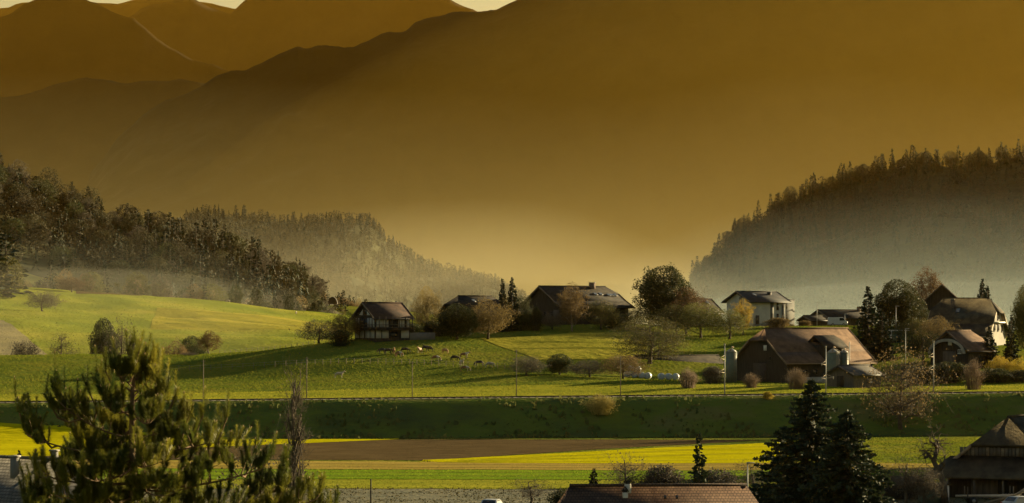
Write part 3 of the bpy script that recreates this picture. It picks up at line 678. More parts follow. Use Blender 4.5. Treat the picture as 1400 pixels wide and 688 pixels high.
# gnarled pruned tree beside the old barn
def gnarled():
    rg = g_(91); mb = MB(); d = 305
    o = empty('gnarled_tree', onray(1292, d), 0, 'gnarled leafless old tree with crooked limbs beside the old barn', 'tree')
    b = o.location
    def q(px, py, dy=0): return (wx(px, d) - b.x, dy, wz(py, d) - b.z)
    tr = [(0, 0, 0), q(1290, 660), q(1284, 645), q(1277, 632), q(1279, 622), q(1281, 608)]
    mb.tube(tr, [.42, .34, .28, .25, .2, .1], 8)
    L = [[q(1277, 632), q(1270, 622), q(1264, 616, .3), q(1258, 617, .5)], [q(1279, 624), q(1284, 612, .4), q(1283, 604, .6), q(1278, 600, .8)], [q(1281, 612), q(1276, 606, -.4), q(1270, 604, -.6)],
         [q(1284, 645), q(1290, 636, -.3), q(1291, 624, -.5)], [q(1270, 622), q(1264, 626, -.4), q(1262, 620, -.6)]]
    for l in L: mb.tube(l, np.linspace(.2, .07, len(l)), 6)
    mb.build('trunk', M['bark'], o)
    tw = MB()
    for l in L + [tr[3:]]:
        for _ in range(9):
            a = np.array(l[rg.integers(1, len(l))]); e = a + rg.normal(0, 1, 3) * np.array([.9, .8, .6]) + np.array([0, 0, .4])
            m = (a + e) / 2 + rg.normal(0, .15, 3); tw.tube([a, m, e], [.05, .035, .015], 3, False)
            for _ in range(4):
                f = e + rg.normal(0, .4, 3); tw.tube([(m + e) / 2, f], [.02, .01], 3, False)
    tw.build('twigs', M['bark'], o)
gnarled()
# the two big dark conifers, the leaning spruce and the drooping spruce
def conifer(px, d, top, wpx, label, seed, **k):
    x, y, z = onray(px, d, .1); h = wz(top, d) - z; w = wpx * K * d
    p = Plant('conifer', h, w, spruce(g_(seed), h, w, **k), M['bark'], M['needle_near'])
    return p.put(x, y, z, h, w, label, rot=0)
conifer(1110, 250, 520, 190, 'tallest dark conifer with layered sweeping boughs', 61, rows=44, per=12, sprays=80, leaf=.36, droop=.22, irr=.3, taper=.8)
conifer(1158, 244, 562, 150, 'dense blunt dark conifer beside the tallest one', 62, rows=40, per=13, sprays=80, leaf=.34, droop=.3, irr=.16, taper=.62)
conifer(1072, 256, 585, 110, 'lower spreading dark conifer on the open side of the tallest one', 63, rows=26, per=10, sprays=60, leaf=.36, droop=.1, irr=.3, taper=.6)
conifer(956, 285, 593, 34, 'narrow ragged drooping spruce behind the tiled roof', 64, rows=24, per=6, sprays=26, leaf=.36, droop=.75, irr=.35, taper=.8, gap=.1)
# trees out of frame whose long shadows lie over the near fields
for i, (x, y, h, w, kd) in enumerate([(92, 397, 23, 12, 'oak'), (103, 404, 25, 12, 'oak'), (115, 411, 23, 12, 'oak'), (128, 418, 22, 12, 'oak'), (88, 374, 20, 11, 'oak'), (99, 380, 22, 11, 'spruce'), (111, 386, 22, 12, 'oak'), (124, 393, 20, 12, 'oak'),
                                     (84, 352, 17, 11, 'oak'), (96, 358, 19, 11, 'oak'), (140, 440, 22, 12, 'oak'), (156, 448, 20, 12, 'spruce'), (150, 405, 20, 12, 'oak')]):
    K_[kd][i % 2].put(x, y, h1(x, y) - .1, h, w, 'tall tree of the row beside the old barn whose shadow crosses the fields', 'row of trees beyond the old barn', mf='needle' if kd == 'spruce' else 'leaf_dark')
# ------------------------------------------------------------------ tree belt behind the meadow
belt = 'mixed tree of the belt between the meadow and the forest'
def fput(kind, x, y, z, h, w, label, group, mf=None):
    v = K_[kind]; v[int(rng.integers(len(v)))].put(x, y, z - .3, h, w, label, group, mf=mf)
for i in range(125):
    px = rng.uniform(20, 448); d = rng.uniform(1215, 1330); x, y, z = onray(px, d)
    r = rng.uniform(); h = rng.uniform(8.5, 16.5) * (1 if px > 60 else .6)
    if r < .12: fput('far_spruce', x, y, z, h * 1.1, h * .42, 'dark spruce in the tree belt behind the meadow', 'spruces of the tree belt')
    elif r < .55: fput('far_leaf', x, y, z, h * .9, h * rng.uniform(.6, .95), 'leafy olive tree in the belt behind the meadow', 'olive trees of the belt', rng.choice(['leaf_olive', 'leaf_dark']))
    else: fput('far_tall', x, y, z, h, h * rng.uniform(.45, .7), 'tan half bare tree in the belt behind the meadow', 'tan trees of the belt', rng.choice(['leaf_tan', 'leaf_grey']))
for px, top, wp in [(88, 349, 22), (143, 362, 15), (262, 378, 10), (280, 378, 9)]:
    T('far_spruce', px, 1225, top, wp, 'tall dark spruce standing out of the tree belt', None, 'tall spruces of the tree belt')
T('far_spruce', 8, 1100, 322, 50, 'massive dark spruce clump at the top edge of the meadow', None, None, 0)
T('far_spruce', -8, 1080, 330, 50, 'massive dark spruce at the edge of the meadow field', None, None, 1)
T('far_leaf', 12, 1085, 350, 36, 'grey green tree at the foot of the massive spruce', 'leaf_olive')
for px, top, wp, mf in [(322, 390, 20, 'leaf_dark'), (350, 394, 18, 'leaf_dark'), (430, 398, 20, 'leaf_dark'), (395, 402, 16, 'leaf_dark')]:
    T('far_leaf', px, 1195, top, wp, 'dark round tree at the lower edge of the meadow', mf, 'dark trees along the meadow edge')
# ------------------------------------------------------------------ forests on the hills
def lowtrees(name, pts, hs, conif, mc, ml, parent=None):
    """a wood too far off to count: many low trees in two meshes (needle trees, leaf trees)"""
    fo = MB(); fl = MB()
    for (x, y, z), h, c in zip(pts, hs, conif):
        rg = rng
        if c:
            k = 30; t = rg.uniform(0, 1, k); th = rg.uniform(0, 6.28, k); w = h * .19
            r = w * (1 - t) ** .8
            c0 = np.stack([x + np.cos(th) * r * .25, y + np.sin(th) * r * .25, z + h * (.08 + .9 * t)], -1)
            e = np.stack([x + np.cos(th) * r * 1.15, y + np.sin(th) * r * 1.15, z + h * (.08 + .9 * t) - r * .45], -1)
            p = np.stack([-np.sin(th), np.cos(th), np.zeros(k)], -1) * (r * .4 + .15)[:, None]
            u = np.stack([x + 0 * t, y + 0 * t, z + h * (.08 + .9 * t) + h * .11], -1)
            V = np.stack([u, e - p, e + p], 1); fo.add(V.reshape(-1, 3), np.arange(k * 3).reshape(-1, 3))
        else:
            k = 130; t = rg.uniform(0, 1, k); th = rg.uniform(0, 6.28, k); w = h * rg.uniform(.28, .42)
            r = dome(t) * w * rg.uniform(.5, 1, k)
            C = np.stack([x + np.cos(th) * r, y + np.sin(th) * r, z + h * (.12 + .84 * t)], -1)
            leaves(fl, C, h * .05, rg)
    if fo.n: tag(fo.build(name, mc), kind='stuff')
    if fl.n: tag(fl.build(name, ml), kind='stuff')
def nrm(a): return tuple(float(v) for v in a)
# steep hill: single trees on its skyline, a wood on its face
for i in range(118):
    x = rng.uniform(RH.X[2], wx(1440, RH.D)); p = RH.at(np.array(x), np.array(rng.uniform(.965, 1.02)))
    h = rng.uniform(10, 23); kd = 'far_spruce' if rng.uniform() < .72 else 'far_leaf'
    if kd == 'far_leaf': fput(kd, *nrm(p), h * .8, h * .7, 'rounded dark leafy tree on the skyline of the steep wooded hill', 'rounded skyline trees of the steep hill', 'leaf_wood')
    elif h > 17: fput(kd, *nrm(p), h, h * rng.uniform(.3, .42), 'tall dark conifer standing out of the skyline of the steep wooded hill', 'tall skyline conifers of the steep hill', 'needle')
    else: fput(kd, *nrm(p), h, h * rng.uniform(.3, .42), 'short dark conifer on the skyline of the steep wooded hill', 'short skyline conifers of the steep hill', 'needle')
N = 2600
x = rng.uniform(RH.X[1], wx(1520, RH.D), N); v = rng.uniform(.05, .98, N); p = RH.at(x, v)
lowtrees('distant_wood', p, rng.uniform(9, 19, N), rng.uniform(size=N) < .6, M['needle'], M['leaf_wood'])
N = 2600
x = rng.uniform(wx(150, MR.D), MR.X[-2], N); v = rng.uniform(.04, 1.01, N); p = MR.at(x, v)
lowtrees('distant_wood', p, rng.uniform(9, 18, N), rng.uniform(size=N) < .55, M['needle'], M['leaf_wood'])
for i in range(70):
    x = rng.uniform(wx(235, MR.D), wx(700, MR.D)); p = MR.at(np.array(x), np.array(rng.uniform(.98, 1.02))); h = rng.uniform(8, 19)
    fput('far_spruce', *nrm(p), h, h * .36, 'conifer on the crest of the misty middle ridge', 'crest trees of the middle ridge')
# forest hill: the trees that show largest, the rest as one wood; a strip of pasture lies below the trees
lx = lambda px: wx(px, LF.D)
u, v = np.meshgrid(np.linspace(lx(70), lx(330), 60), np.linspace(0.0, 1, 16)); lo = np.interp(u, [lx(70), lx(330)], [.30, .22]); hi = np.interp(u, [lx(70), lx(200), lx(330)], [.50, .42, .28])
V = LF.at(u, lo + (hi - lo) * v); V[..., 2] += .35
tag(MB().grid(V).build('hill_pasture', M['hay'], smooth=True), kind='structure')
def clear(x, v):                             # the pasture carries no trees
    px = 700 + x / (K * LF.D); return (px > 65) & (px < 335) &  (v < np.interp(px, [70, 200, 330], [.5, .42, .28]))
for i in range(285):
    x = rng.uniform(lx(-25), lx(436)); v = rng.uniform(.02, .3) if i < 90 else rng.uniform(.86, 1.03) if i < 170 else rng.uniform(.4, .88)
    if clear(x, v): continue
    p = nrm(LF.at(np.array(x), np.array(v))); h = rng.uniform(14, 25) * (1.0 if x < lx(380) else .8)
    r = rng.uniform()
    pxx = 700 + x / (K * LF.D)
    con = .55 if 180 < pxx < 420 else .2
    if r < con: fput('far_spruce', *p, h * 1.05, h * .4, 'dark spruce in the wooded hillside above the meadow', 'spruces of the wooded hillside')
    elif r < con + (1 - con) * .6:
        mf = rng.choice(['leaf_dark', 'leaf_wood', 'leaf_wood']); nm = 'deep green' if mf == 'leaf_dark' else 'dull olive brown'
        fput('far_leaf', *p, h * .85, h * .85, nm + ' round leafy tree in the wooded hillside above the meadow', nm + ' leafy trees of the wooded hillside', mf)
    else:
        mf = rng.choice(['leaf_wood', 'leaf_wood', 'leaf_grey']); nm = 'pale grey brown' if mf == 'leaf_grey' else 'dull olive brown'
        fput('far_tall', *p, h, h * .7, nm + ' tall thin crowned tree in the wooded hillside above the meadow', nm + ' tall trees of the wooded hillside', mf)
N = 900
x = rng.uniform(LF.X[1], lx(436), N); v = rng.uniform(.0, 1.02, N); k = ~clear(x, v); p = LF.at(x[k], v[k])
lowtrees('forest', p, rng.uniform(11, 17, len(p)), rng.uniform(size=len(p)) < .6, M['needle'], M['leaf_wood'])
# misty wood and hut beyond the chalet
for i in range(46):
    px = rng.uniform(440, 560); d = rng.uniform(2080, 2240); z = 14 - (px - 440) * .16 + rng.uniform(-1, 1)
    h = rng.uniform(9, 15)
    fput('far_spruce' if rng.uniform() < .4 else 'far_tall', wx(px, d), d, z - 2, h, h * .45, 'misty tree of the low wood beyond the chalet', 'low wood beyond the chalet')
# ------------------------------------------------------------------ buildings
M['wood_dark'] = mat('weathered_dark_boards', (.017, .0155, .0125), (.042, .036, .028), 1.2, .9, .02, 6, stretch=(3, 3, .4))
M['wood_grey'] = mat('grey_boards', (.06, .052, .042), (.12, .1, .08), 1.2, .9, .02, 6, stretch=(3, 3, .4))
M['white_wall'] = mat('white_render', (.33, .325, .30), (.43, .42, .385), .5, .9, .01, 8)
M['cream_wall'] = mat('cream_render', (.2, .188, .16), (.28, .262, .22), .5, .9, .01, 8)
M['grey_wall'] = mat('grey_render', (.11, .108, .1), (.16, .155, .14), .5, .9)
M['tile_dark'] = mat('dark_tiles', (.02, .018, .015), (.045, .039, .031), .8, .85, .03, 5, spec=.06)
M['tile_brown'] = mat('red_brown_tiles', (.078, .05, .034), (.145, .095, .064), .7, .85, .04, 4, spec=.06)
M['tile_red'] = mat('aged_red_tiles', (.032, .024, .02), (.066, .044, .034), .8, .85, .03, 5, spec=.06)
M['tile_grey'] = mat('grey_tiles', (.07, .065, .058), (.12, .112, .1), .8, .85, .03, 5, spec=.06)
M['tile_old'] = mat('mossy_old_tiles', (.04, .034, .024), (.085, .07, .045), .7, .9, .05, 4, spec=.06)
M['slate'] = mat('dark_slate', (.03, .031, .032), (.05, .05, .05), .8, .7, .02, 5, spec=.06)
M['verge'] = mat('verge_board', (.16, .11, .07), (.26, .19, .12), 1, .85)
M['verge_pale'] = mat('pale_verge_board', (.3, .25, .18), (.42, .36, .27), 1, .85)
M['glass'] = mat('window_glass', (.012, .014, .014), (.03, .032, .03), .5, .12, spec=.6)
M['skyglass'] = mat('skylight_glass', (.10, .11, .11), (.2, .21, .21), .5, .08, spec=.8)
M['frame_white'] = mat('painted_frame', (.5, .49, .45), (.6, .58, .53), 2, .6)
M['frame_dark'] = mat('dark_frame', (.03, .025, .02), (.05, .04, .03), 2, .7)
M['brick'] = mat('chimney_masonry', (.1, .07, .05), (.17, .12, .09), 3, .9, .02, 10)
M['chimney_white'] = mat('whitewashed_chimney', (.4, .36, .3), (.52, .47, .4), 2, .9, .01, 10)
M['metal'] = mat('galvanised_steel', (.2, .2, .185), (.3, .3, .28), 1.5, .6, metal=.3)
M['metal_dark'] = mat('dark_steel', (.04, .04, .04), (.07, .07, .065), 2, .5, metal=.5)
M['silo'] = mat('green_grey_silo', (.085, .10, .075), (.13, .15, .11), 1, .5, .01, 6)
M['silo_dark'] = mat('dark_green_silo', (.05, .07, .05), (.08, .10, .07), 1, .5, .01, 6)
M['pole_wood'] = mat('pole_wood', (.12, .095, .065), (.2, .16, .11), 2, .9)
M['concrete'] = mat('concrete', (.2, .19, .165), (.3, .285, .25), .8, .95, .02, 6)
M['green_paint'] = mat('green_painted_boards', (.05, .085, .06), (.09, .13, .09), 1, .8)
def tile_bump(m, sx, sz, dist=.05):
    nt = m.node_tree; N = nt.nodes; L = nt.links
    tc = N.new('ShaderNodeTexCoord'); b = N.new('ShaderNodeTexBrick')
    sp = N.new('ShaderNodeSeparateXYZ'); cb = N.new('ShaderNodeCombineXYZ'); L.new(tc.outputs['Object'], sp.inputs[0])
    ad = N.new('ShaderNodeMath'); ad.operation = 'MULTIPLY_ADD'; ad.inputs[1].default_value = 1.0
    L.new(sp.outputs[0], cb.inputs[0]); L.new(sp.outputs[2], cb.inputs[1])
    L.new(cb.outputs[0], b.inputs['Vector'])
    b.inputs['Color1'].default_value = (1, 1, 1, 1); b.inputs['Color2'].default_value = (.55, .55, .55, 1); b.inputs['Mortar'].default_value = (0, 0, 0, 1)
    b.inputs['Scale'].default_value = 1; b.inputs['Brick Width'].default_value = sx; b.inputs['Row Height'].default_value = sz
    b.inputs['Mortar Size'].default_value = .02
    bp = N.new('ShaderNodeBump'); bp.inputs['Distance'].default_value = dist
    L.new(b.outputs['Color'], bp.inputs['Height'])
    pb = N['Principled BSDF']; L.new(bp.outputs[0], pb.inputs['Normal'])
    old = [l.from_socket for l in L if l.to_socket == pb.inputs['Base Color']][0]
    mx = N.new('ShaderNodeMix'); mx.data_type = 'RGBA'; mx.blend_type = 'MULTIPLY'; mx.inputs[0].default_value = .75
    L.new(old, mx.inputs[6]); L.new(b.outputs['Color'], mx.inputs[7]); L.new(mx.outputs[2], pb.inputs['Base Color'])
M['tile_near'] = mat('weathered_clay_tiles', (.06, .034, .023), (.115, .07, .045), 1.6, .9, 0, detail=7)
tile_bump(M['tile_near'], .24, .17)
M['tile_near_grey'] = mat('grey_concrete_tiles', (.10, .095, .085), (.16, .15, .135), 1.6, .9, 0, detail=7)
tile_bump(M['tile_near_grey'], .34, .2)

def solid(mb, polys, t):
    """thicken each polygon downwards into a slab"""
    for p in polys:
        p = np.array(p, float); n = len(p); q = p - np.array([0, 0, t])
        mb.add(np.concatenate([p, q]), [np.arange(n).reshape(1, -1), (np.arange(n)[::-1] + n).reshape(1, -1), np.array([[i, i + n, (i + 1) % n + n, (i + 1) % n] for i in range(n)])])
class House:
    def __init__(s, name, label, apex_px, d, theta, L, W, wall_h, ridge_h, over=.8, go=.7, hip_l=0, hip_r=0, flare=0, wall='wood_dark', roof='tile_dark', verge=None, base=None, cat='house', center=False, th=.28, inset=.9):
        th_ = R(theta); c, sn = math.cos(th_), math.sin(th_)
        x, y = wx(apex_px, d), d
        if not center: x += c * L / 2; y += sn * L / 2
        z = h1(x, y) if base is None else base
        s.c = c; s.s = sn; s.L, s.W, s.wh, s.rh, s.x, s.y, s.z = L, W, wall_h, ridge_h, x, y, z
        s.o = empty(name, (x, y, z), th_, label, cat)
        s.slope = (ridge_h - wall_h) / (W / 2); s.over = over; s.go = go
        zh_l = ridge_h - hip_l * (ridge_h - wall_h); zh_r = ridge_h - hip_r * (ridge_h - wall_h)
        l2, w2 = L / 2, W / 2
        # walls with gables cut off under the half hips
        mb = MB()
        def gable(x, zh):
            p = [(x, w2, -1.2), (x, -w2, -1.2), (x, -w2, wall_h)]
            if zh > wall_h + .05:
                yy = (ridge_h - zh) / s.slope
                if yy > .02: p += [(x, -yy, zh - .2), (x, yy, zh - .2)]
                else: p += [(x, 0, ridge_h - .2)]
            p += [(x, w2, wall_h)]
            return p
        gl = gable(-l2, zh_l); gr = [q for q in gable(l2, zh_r)][::-1]
        mb.poly(gl); mb.poly(gr)
        mb.poly([(-l2, -w2, -1.2), (l2, -w2, -1.2), (l2, -w2, wall_h), (-l2, -w2, wall_h)])
        mb.poly([(l2, w2, -1.2), (-l2, w2, -1.2), (-l2, w2, wall_h), (l2, w2, wall_h)])
        s.wall = mb.build('wall', M[wall], s.o)
        # roof
        e = w2 + over; ze = wall_h - over * s.slope; X = l2 + go
        polys = []
        il = inset * (ridge_h - zh_l); ir = inset * (ridge_h - zh_r)
        for sg in (-1, 1):
            def pt(x, z): return (x, sg * (ridge_h - z) / s.slope, z)
            if flare:
                zm = ze + (ridge_h - ze) * .34; zf = ze + flare
                up = [pt(-X, zm), pt(X, zm)]
                polys.append([(-X, sg * e, zf), (X, sg * e, zf), pt(X, zm), pt(-X, zm)][::sg * -1])
            else:
                zm = ze; up = [pt(-X, ze), pt(X, ze)]
            if zh_r < ridge_h - .02:
                if zh_r > zm + .02: up.append(pt(X, zh_r))
                up.append((X - ir, 0, ridge_h))
            else: up.append((X, 0, ridge_h))
            if zh_l < ridge_h - .02:
                up.append((-X + il, 0, ridge_h))
                if zh_l > zm + .02: up.append(pt(-X, zh_l))
            else: up.append((-X, 0, ridge_h))
            polys.append(up[::sg * -1])
        for sx, zh, ins in ((-1, zh_l, il), (1, zh_r, ir)):
            if zh < ridge_h - .02:
                zh2 = max(zh, ze); yy = (ridge_h - zh2) / s.slope
                polys.append([(sx * X, sx * -yy, zh2), (sx * X, sx * yy, zh2), (sx * (X - ins), 0, ridge_h)])
        rb = MB(); solid(rb, polys, th); s.roof = rb.build('roof', M[roof], s.o)
        s.X = X; s.ze = ze + flare; s.e = e
        rc = MB().tube([(-X + il, 0, ridge_h + .03), (X - ir, 0, ridge_h + .03)], .14, 6).build('ridge_cap', M[roof], s.roof)
        # verge boards on the open gables, hip boards on the half hips
        for sx, zh in ((-1, zh_l), (1, zh_r)):
            vm = M[verge or 'frame_dark']
            yh = (ridge_h - zh) / s.slope
            for sg in (-1, 1):
                a = np.array([sx * (X + .03), sg * yh, zh]); b = np.array([sx * (X + .03), sg * e, ze])
                if flare:
                    zm = ze + (ridge_h - ze) * .34; m_ = np.array([sx * (X + .03), sg * (ridge_h - zm) / s.slope, zm]); b[2] += flare
                    if zh > zm: pts = [a, m_, b]
                    else: pts = [a, b]
                else: pts = [a, b]
                if np.linalg.norm(pts[0] - pts[-1]) > .3:
                    vb = MB()
                    for p, q in zip(pts[:-1], pts[1:]):
                        vb.add([p + (0, 0, .06), q + (0, 0, .06), q - (0, 0, th + .1), p - (0, 0, th + .1), p + (-sx * .06, 0, .06), q + (-sx * .06, 0, .06), q + (-sx * .06, 0, -th - .1), p + (-sx * .06, 0, -th - .1)],
                               np.array([[0, 1, 2, 3], [7, 6, 5, 4], [0, 4, 5, 1], [1, 5, 6, 2], [2, 6, 7, 3], [3, 7, 4, 0]]))
                    vb.build('verge_board', vm, s.roof)
        # gutter along the front eave
        MB().tube([(-X, -e - .06, s.ze - .1), (X, -e - .06, s.ze - .1)], .08, 5).build('gutter', M[verge or 'metal_dark'], s.roof)
    def pt(s, face, u, z, out=0.0):
        l2, w2 = s.L / 2, s.W / 2
        return {'front': (u, -w2 - out, z), 'left': (-l2 - out, -u, z), 'right': (l2 + out, u, z)}[face]
    def slab(s, name, face, u0, u1, z0, z1, o0, o1, m, parent=None):
        a = s.pt(face, u0, z0, o0); b = s.pt(face, u1, z1, o1)
        return MB().box(tuple(map(min, a, b)), tuple(map(max, a, b))).build(name, M[m], parent or s.o)
    def window(s, face, u, z, w, h, frame='frame_white', shutter=None):
        f = MB(); t = .09
        def bx(u0, u1, z0, z1):
            a = s.pt(face, u0, z0, .01); b = s.pt(face, u1, z1, .09); f.box(tuple(map(min, a, b)), tuple(map(max, a, b)))
        bx(u - w / 2, u + w / 2, z, z + t); bx(u - w / 2, u + w / 2, z + h - t, z + h)
        bx(u - w / 2, u - w / 2 + t, z + t, z + h - t); bx(u + w / 2 - t, u + w / 2, z + t, z + h - t); bx(u - .04, u + .04, z + t, z + h - t)
        fo = f.build('window', M[frame], s.o)
        s.slab('pane', face, u - w / 2 + t, u + w / 2 - t, z + t, z + h - t, .01, .04, 'glass', fo)
        s.slab('sill', face, u - w / 2 - .08, u + w / 2 + .08, z - .09, z - .005, .01, .16, frame, fo)
        if shutter:
            for sg in (-1, 1):
                s.slab('shutter', face, u + sg * (w / 2 + .03), u + sg * (w / 2 + .03 + w * .45), z, z + h, .01, .06, shutter, fo)
        return fo
    def chimney(s, lx, ly, w, top, m='brick', cap=True):
        zr = s.rh - abs(ly) * s.slope
        c = MB().box((lx - w / 2, ly - w / 2, zr - .6), (lx + w / 2, ly + w / 2, s.rh + top)).build('chimney', M[m], s.roof)
        if cap: MB().box((lx - w / 2 - .08, ly - w / 2 - .08, s.rh + top), (lx + w / 2 + .08, ly + w / 2 + .08, s.rh + top + .12)).build('chimney_cap', M['concrete'], c)
    def skylight(s, lx, z, w=.8, h=1.0, m='skyglass'):
        t = h / math.hypot(1, s.slope) / 2
        def q(dx, dz, up):
            zz = z + dz; y = -(s.rh - zz) / s.slope
            return (lx + dx, y - up * s.slope / math.hypot(1, s.slope), zz + up / math.hypot(1, s.slope))
        dz = t * s.slope
        f = MB(); p = [q(-w / 2, -dz, .12), q(w / 2, -dz, .12), q(w / 2, dz, .12), q(-w / 2, dz, .12)]
        solid(f, [p], .12); fo = f.build('skylight', M['metal_dark'], s.roof)
        g = MB(); p = [q(-w / 2 + .08, -dz * .85, .15), q(w / 2 - .08, -dz * .85, .15), q(w / 2 - .08, dz * .85, .15), q(-w / 2 + .08, dz * .85, .15)]
        g.poly(p); g.build('pane', M[m], fo)

# chalet with white panels and balcony
h = House('chalet', 'brown timber chalet with white panels and a long balcony', 499, 600, 30, 8.0, 9.2, 4.75, 7.5, .9, .7, roof='tile_red', wall='wood_dark')
for u0, u1 in [(-3.7, -2.2), (-2.1, -.95), (1.35, 2.05), (2.15, 2.75), (3.3, 3.85)]: h.slab('wall_panel', 'front', u0, u1, 2.3, 4.3, .02, .06, 'white_wall')
for u0, u1 in [(-3.8, -2.6), (-2.4, -.9), (2.0, 3.8)]: h.slab('wall_panel', 'front', u0, u1, .15, 1.75, .02, .06, 'white_wall')
for u0, u1 in [(-4.2, -2.5), (1.2, 2.8), (3.0, 4.3)]: h.slab('wall_panel', 'left', u0, u1, 2.3, 4.3, .02, .06, 'white_wall')
for u0, u1 in [(-4.2, -2.6), (-2.2, -.4), (.2, 2.2), (2.5, 4.3)]: h.slab('wall_panel', 'left', u0, u1, .15, 1.75, .02, .06, 'white_wall')
for tri in [[(-2.6, 4.9), (-.9, 4.9), (-.9, 6.1)], [(1.0, 4.9), (2.6, 4.9), (1.0, 6.0)]]:
    mb = MB(); p = [h.pt('left', u, z, .05) for u, z in tri]; mb.poly(p); mb.build('wall_panel', M['white_wall'], h.o)
h.window('front', -.1, 2.3, .9, 2.0, 'frame_dark'); h.window('front', .8, 2.5, .8, 1.6, 'frame_dark'); h.window('front', 3.02, 2.4, .5, 1.8, 'frame_dark')
h.window('left', -1.4, 2.3, 1.6, 2.0, 'frame_dark'); h.window('left', .3, 2.3, 1.4, 2.0, 'frame_dark'); h.window('left', .05, 4.9, 1.5, 1.3, 'frame_dark')
h.window('front', .4, .3, 1.6, 1.2, 'frame_dark')
bal = h.slab('balcony', 'front', -5.4, 4.1, 1.85, 2.02, .02, 1.4, 'wood_dark'); h.slab('balcony', 'left', -4.6, 6.0, 1.85, 2.02, .02, 1.4, 'wood_dark')
for z in (2.3, 2.85): h.slab('rail_board', 'front', -5.4, 4.1, z, z + .13, 1.3, 1.36, 'wood_grey', bal); h.slab('rail_board', 'left', -4.6, 6.0, z, z + .13, 1.3, 1.36, 'wood_grey', bal)
for u in np.linspace(-5.3, 4.0, 7): h.slab('post', 'front', u - .07, u + .07, 1.9, 4.6, 1.22, 1.36, 'wood_dark', bal)
for u in np.linspace(-4.5, 4.4, 6): h.slab('post', 'left', u - .07, u + .07, 1.9, 4.4, 1.22, 1.36, 'wood_dark', bal)
MB().tube([(4.55, 2.5, 1), (4.55, 2.5, 7.9)], .17, 8).build('flue_pipe', M['metal_dark'], h.o)
mb = MB(); mb.box((4.0, -4.6, -.6), (10, -4.3, 1.3)); mb.build('garden_wall', M['grey_wall'], h.o)
# farmhouse hidden behind the dark bush
h = House('farmhouse', 'half hidden dark farmhouse with a hipped roof behind the broad bush', 620, 645, 30, 11, 14.5, 3.6, 7.7, .9, .6, .45, .5, .25, wall='wood_dark', roof='tile_dark')
h.skylight(-1.5, 6.6); h.window('front', -2, 1.0, 1.1, 1.2); h.window('front', 2, 1.0, 1.1, 1.2); h.slab('door', 'front', -.5, .5, 0, 2.1, .02, .08, 'frame_dark')
# big farmhouse
h = House('farmhouse', 'big dark farmhouse with sweeping roof, skylights and square chimney', 741, 655, 30, 17.5, 17.5, 3.7, 8.2, 1.2, .9, 0, .38, .4, wall='wood_dark', roof='tile_dark', th=.35)
h.chimney(4.2, -.6, 1.1, .8)
for lx, z in [(3.2, 6.4), (4.6, 6.4), (6.5, 6.2), (7.3, 6.2)]: h.skylight(lx, z, .9, 1.0)
h.skylight(8.2, 6.2, .7, 1.2)
for u in (-5, -2.5, 1.2, 3.5): h.window('front', u, 1.1, 1.1, 1.3, 'frame_dark')
h.slab('door', 'front', -.9, .2, 0, 2.2, .02, .08, 'wood_grey')
for u in (-4.5, -1.5, 1.5, 4.5): h.window('left', u, 1.1, 1.2, 1.4, 'frame_dark')
h.slab('barn_door', 'left', 5.2, 7.6, -.3, 2.8, .02, .1, 'wood_grey')
# house behind the dome tree
h = House('house', 'dark roofed house with white wall partly behind the dome tree', 922, 700, 30, 10, 10, 3.9, 6.9, .9, .8, wall='white_wall', roof='tile_dark')
h.window('front', 2.0, 1.6, 1.1, 1.2); h.window('front', -1.0, 1.6, 1.1, 1.2); h.skylight(3.4, 6.0, .8, 1.4); h.slab('door', 'front', .4, 1.4, -.2, 1.9, .02, .08, 'frame_dark')
# white house with annexe
h = House('white_house', 'white rendered house with dark roof and tall window strips', 1010, 690, 30, 10.2, 10.0, 6.2, 8.3, .9, .9, wall='white_wall', roof='slate')
for u in (1.0, 4.3): h.slab('recess_panel', 'front', u - .5, u + .5, .4, 5.9, .02, .05, 'grey_wall'); h.window('front', u, 4.6, .7, 1.2, 'frame_dark'); h.window('front', u, 1.8, .7, 1.2, 'frame_dark')
h.window('front', 2.6, 3.9, .6, 1.9, 'frame_dark'); h.window('front', 2.6, 1.0, .6, 2.0, 'frame_dark')
h.slab('plinth', 'front', -4.9, 5.0, -1.0, .45, .02, .3, 'grey_wall'); h.slab('recess_panel', 'left', .3, 1.5, .4, 6.9, .02, .05, 'grey_wall')
h.window('left', .9, 4.4, .8, 1.2, 'frame_dark'); h.slab('door', 'front', -3.9, -2.9, .5, 2.6, .3, .36, 'frame_dark')
h.chimney(2.6, -1.6, .8, -.2, 'frame_dark'); h.skylight(-2.0, 7.5, .8, 1.0)
mb = MB(); mb.box((5.15, -1.0, -1), (10.4, 3.4, 6.3)); ax = mb.build('annexe', M['grey_wall'], h.o)
MB().box((5.05, -1.1, 6.302), (10.5, 3.5, 6.5)).build('flat_roof', M['slate'], ax)
for z in (1.6, 4.2): MB().box((7.4, -1.06, z), (8.2, -1.002, z + 1.1)).build('pane', M['glass'], ax)
# far shed
h = House('shed', 'long low dark shed with small chimney behind the brown roofed barn', 1120, 715, 30, 14.5, 8, 2.9, 4.6, .6, .6, wall='wood_dark', roof='tile_dark', cat='shed')
h.chimney(4.4, -.6, .7, .7); h.slab('door', 'front', -3.2, -.6, -.2, 2.3, .02, .08, 'frame_dark'); h.window('front', 2.2, .9, 1.1, .9)
h = House('lean_to', 'low lean-to roof at the gable of the long dark shed', 1100, 708, 30, 5, 5, 1.6, 2.6, .4, .4, wall='wood_dark', roof='tile_dark', cat='shed')
